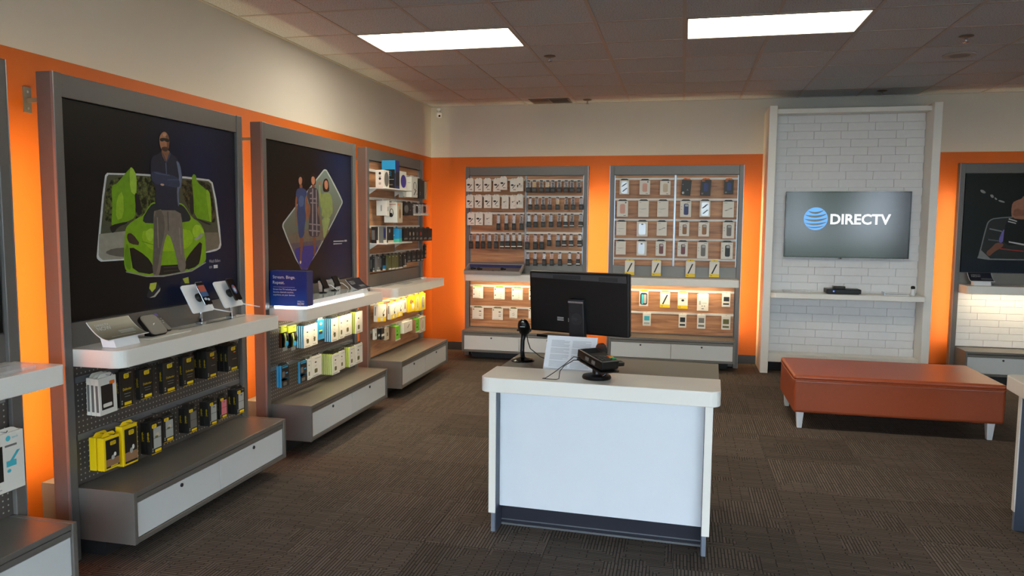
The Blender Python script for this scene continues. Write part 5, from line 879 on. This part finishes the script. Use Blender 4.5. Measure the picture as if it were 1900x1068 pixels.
# ---------------------------------------------------------------- service desks
def desk(label,M):
    t=thing('service_desk',label,'desk',M,'white service desks')
    P=rrect(-.586,.586,-.062,.25,.05,6); P=[(x,y) if y<.19 else (math.copysign(.586,x),.25) for x,y in P]
    Q=[]; 
    for p in P:
        if not Q or abs(p[0]-Q[-1][0])+abs(p[1]-Q[-1][1])>1e-6: Q.append(p)
    MB().prism(Q,.748,.822,'z').build('counter_top',M_shelf,t,bevel=.004)
    MB().box(-.594,.58,.251,.80,.772,.80).build('work_surface',pm('grey_worktop',(112,108,98),.4),t,bevel=.002)
    for sx in (-1,1):
        a,b=sorted((sx*.517,sx*.554)); s_=MB().box(a,b,0,.76,.10,.748).build('side_panel',M_shelf,t,bevel=.002)
        a,b=sorted((sx*.519,sx*.540)); MB().box(a,b,.004,.75,0,.10).build('foot',pm('grey_foot',(128,136,150),.4,.4),t)
    MB().box(-.514,.514,.072,.09,.118,.748).build('front_panel',M_deskf,t)
    for sx in (-1,1): a,b=sorted((sx*.5145,sx*.5168)); MB().box(a,b,.006,.75,.002,.747).build('side_liner',pm('slate_liner',(74,82,98),.4,.3),t)
    MB().box(-.514,.514,.115,.13,.012,.118).build('kick_panel',pm('dark_kick',(52,54,64),.28,.3),t); MB().box(-.514,.514,.112,.13,.0,.010).box(-.514,.514,.110,.115,.028,.032).build('kick_trim',M_trim,t)
    return t
DM=T(2.669,-5.305,0)@RZ(-2.2)
desk('white service desk with grey worktop, holding the monitor and card terminal',DM)
desk('white service desk at the right picture edge, mostly out of view',T(4.775,-5.12,0)@RZ(-93)@T(0,0,0))
# monitor seen from behind
t=thing('computer_monitor','black computer monitor seen from behind on the service desk','monitor',T(2.50,-4.66,.80)@RZ(-15))
S=T(0,-.03,.343)@RX(4)
MB().box(-.305,.305,-.02,.02,-.178,.178).build('housing',M_black,t,S,bevel=.008); MB().box(-.295,.295,.0195,.0215,-.168,.168).build('screen',M_blackg,t,S)
MB().prism([(-.29,.166),(.29,.166),(.29,.128),(-.29,.140)],-.026,-.019,'y').build('vent_band',pm('monitor_band',(62,62,64),.35),t,S)
MB().box(-.15,.02,-.028,-.025,.138,.160).build('vent_grille',M_ink,t,S); MB().box(.13,.24,-.028,-.025,.134,.157).build('vent_grille',M_ink,t,S)
MB().prism([(-.045,.03),(.05,.03),(.055,-.225),(-.04,-.225)],-.06,-.02,'y').build('stand_column',pm('stand_plastic',(30,31,34),.35),t,S,bevel=.006)
MB().box(-.044,.049,-.0615,-.06,.008,.018).build('chrome_band',M_chrome,t,S); MB().tube([(.005,-.061,-.085),(.005,-.0618,-.085)],.034,24).build('logo_disc',pm('logo_dark',(44,45,48),.3),t,S)
MB().text('hp',-.015,-.097,-.0622,.028,0,.036).build('lettering',pm('logo_grey',(66,68,72),.3),t,S)
mb=MB()
for k in range(3): mb.flat([(-.13,-.09-.008*k),(-.09,-.09-.008*k),(-.09,-.086-.008*k),(-.13,-.086-.008*k)],-.0205).flat([(-.062,-.094-.008*k),(-.052,-.094-.008*k),(-.052,-.089-.008*k),(-.062,-.089-.008*k)],-.0205)
mb.build('print_stickers',M_ltgrey,t,S)
MB().lathe([(.12,0),(.12,.008),(.11,.013),(.03,.016)],c=(0,-.02,0),n=32).build('stand_base',M_black,t,smooth=False); MB().box(-.05,.055,-.085,-.04,.01,.13).build('stand_foot',M_black,t,bevel=.006)
MB().tube([(.04,-.05,.12),(.08,-.06,.06),(.11,-.06,.02),(.13,-.03,.008)],.006,8).tube([(.05,-.05,.12),(.10,-.06,.07),(.14,-.05,.02),(.17,-.02,.008)],.005,8).build('cables',M_black,t,smooth=True)
MB().prism([(-.27,-.03),(-.04,-.04),(.0,.05),(-.24,.06)],.128,.142,'z').build('side_tray',M_black,t,bevel=.003)
# bar code scanner on its stand
t=thing('barcode_scanner','black hand scanner resting on a gooseneck stand, service desk','scanner',T(2.175,-4.735,.80))
MB().lathe([(.068,0),(.068,.006),(.058,.012),(.02,.022)],n=28).build('base',M_blackg,t,smooth=False)
MB().tube([(0,0,.015),(-.004,0,.06),(-.002,0,.12),(.006,0,.165)],[.014,.0125,.0125,.016],12).build('gooseneck',M_black,t,smooth=True)
v=MB().tube([(.006,.028,.16),(.006,.018,.172),(.006,.0,.19),(.006,-.022,.212),(.006,-.036,.232),(.006,-.042,.245)],[.02,.032,.036,.034,.026,.012],16); v.build('head',M_black,t,smooth=True)
MB().box(-.036,.048,-.012,.012,.172,.186).build('trigger_cuff',M_black,t,bevel=.005); MB().flat(ell(.008,.232,.008,.006),-.062).build('indicator',M_card,t,T(0,.012,0)); MB().flat([(-.006,.205),(.022,.205),(.022,.208),(-.006,.208)],-.052).build('print_brand',M_ltgrey,t,T(0,-.004,0))
MB().tube([(.02,.005,.16),(.028,.01,.11),(.04,.02,.07),(.07,.03,.045),(.10,.02,.025),(.15,.03,.006)],.0028,6).build('cable',M_black,t,smooth=True)
# leaning sheet of small print
t=thing('document_sheet','white printed sheet leaning back on the service desk','paper',T(2.478,-5.0,.8005)@RZ(-5)@RX(-29))
MB().box(-.14,.14,0,.003,0,.205).build('sheet',M_wht,t); MB().box(-.02,.02,.004,.008,0,.15).build('prop',M_clear,t)
M_px=pm('print_faint',(186,188,192),.6)
for col in (-1,1):
    mb=MB(); random.seed(11+col)
    for k in range(34):
        if k in (9,17,25): continue
        x0=-.112 if col<0 else .006; w_=.104*random.choice((1,1,1,.96,.7)); z=.178-.0046*k; mb.flat([(x0,z),(x0+w_,z),(x0+w_,z+.0022),(x0,z+.0022)],-.0005)
    mb.build('print_column',M_px,t)
# card terminal on a swivel base
t=thing('card_terminal','black card payment terminal on a round swivel base','terminal',T(2.656,-5.215,.8225)@RZ(-8)@Matrix.Scale(1.15,4))
MB().lathe([(.062,0),(.064,.006),(.06,.014),(.03,.018)],n=32).build('base',M_black,t); MB().tube([(0,0,.016),(0,.005,.04)],.02,14).build('swivel',M_black,t); MB().tube([(.03,-.02,.014),(.05,.0,.03)],.006).build('clamp',M_chrome,t)
A=T(-.005,.015,.068)@RZ(48)@RX(9)
MB().prism([(-.045,-.105),(.045,-.105),(.05,-.02),(.05,.085),(-.05,.085),(-.05,-.02)],0,.038,'z').build('body',M_black,t,A,bevel=.006)
MB().prism(rrect(-.05,.05,-.11,.09,.01),-.014,-.006,'z').build('cradle',M_black,t,A,bevel=.002)
MB().add([(-.036,.012,.0385),(.036,.012,.0385),(.036,.07,.0385),(-.036,.07,.0385)],[(0,1,2,3)]).build('screen',pm('terminal_screen',(36,38,42),.15),t,A)
kk=MB()
for i in range(3):
    for j in range(4): kk.box(-.034+.018*i,-.02+.018*i,-.08+.016*j,-.069+.016*j,.037,.041)
o=kk; 
for i in range(3):
    for j in range(4): MB().box(-.034+.018*i,-.02+.018*i,-.085+.016*j,-.074+.016*j,.037,.0405).build('key',pm('key_rubber',(40,41,44),.5),t,A)
for j,m in enumerate((pm('key_green',(20,150,90),.4),pm('key_yellow',(220,200,40),.4),pm('key_red',(220,80,40),.4))): MB().box(.022,.04,-.085+.017*j,-.072+.017*j,.037,.0415).build('colour_key',m,t,A)
for y in (-.06,-.01): MB().box(-.0515,-.049,y,y+.025,.01,.026).build('port',M_mid,t,A)
MB().tube([(.048,.055,.03),(.066,.055,.03)],.034,20).build('paper_cover',pm('smoked_plastic',(48,46,44),.15),t,A); MB().tube([(.066,.055,.03),(.068,.055,.03)],.022,16).build('cover_hub',M_mid,t,A)
MB().box(.03,.115,-.05,-.02,-.012,.006).build('side_arm',M_black,t,A,bevel=.003)
MB().tube([(-.075,.0,.085),(-.10,-.02,.09),(-.13,-.05,.06),(-.165,-.085,.03),(-.20,-.105,.004),(-.212,-.112,.003),(-.18,-.115,.003),(-.15,-.11,.003),(-.14,-.105,.006),(-.142,-.085,.035),(-.13,-.06,.055),(-.10,-.02,.075),(-.07,.0,.075)],.0018,6).build('cable',M_black,t,smooth=True)
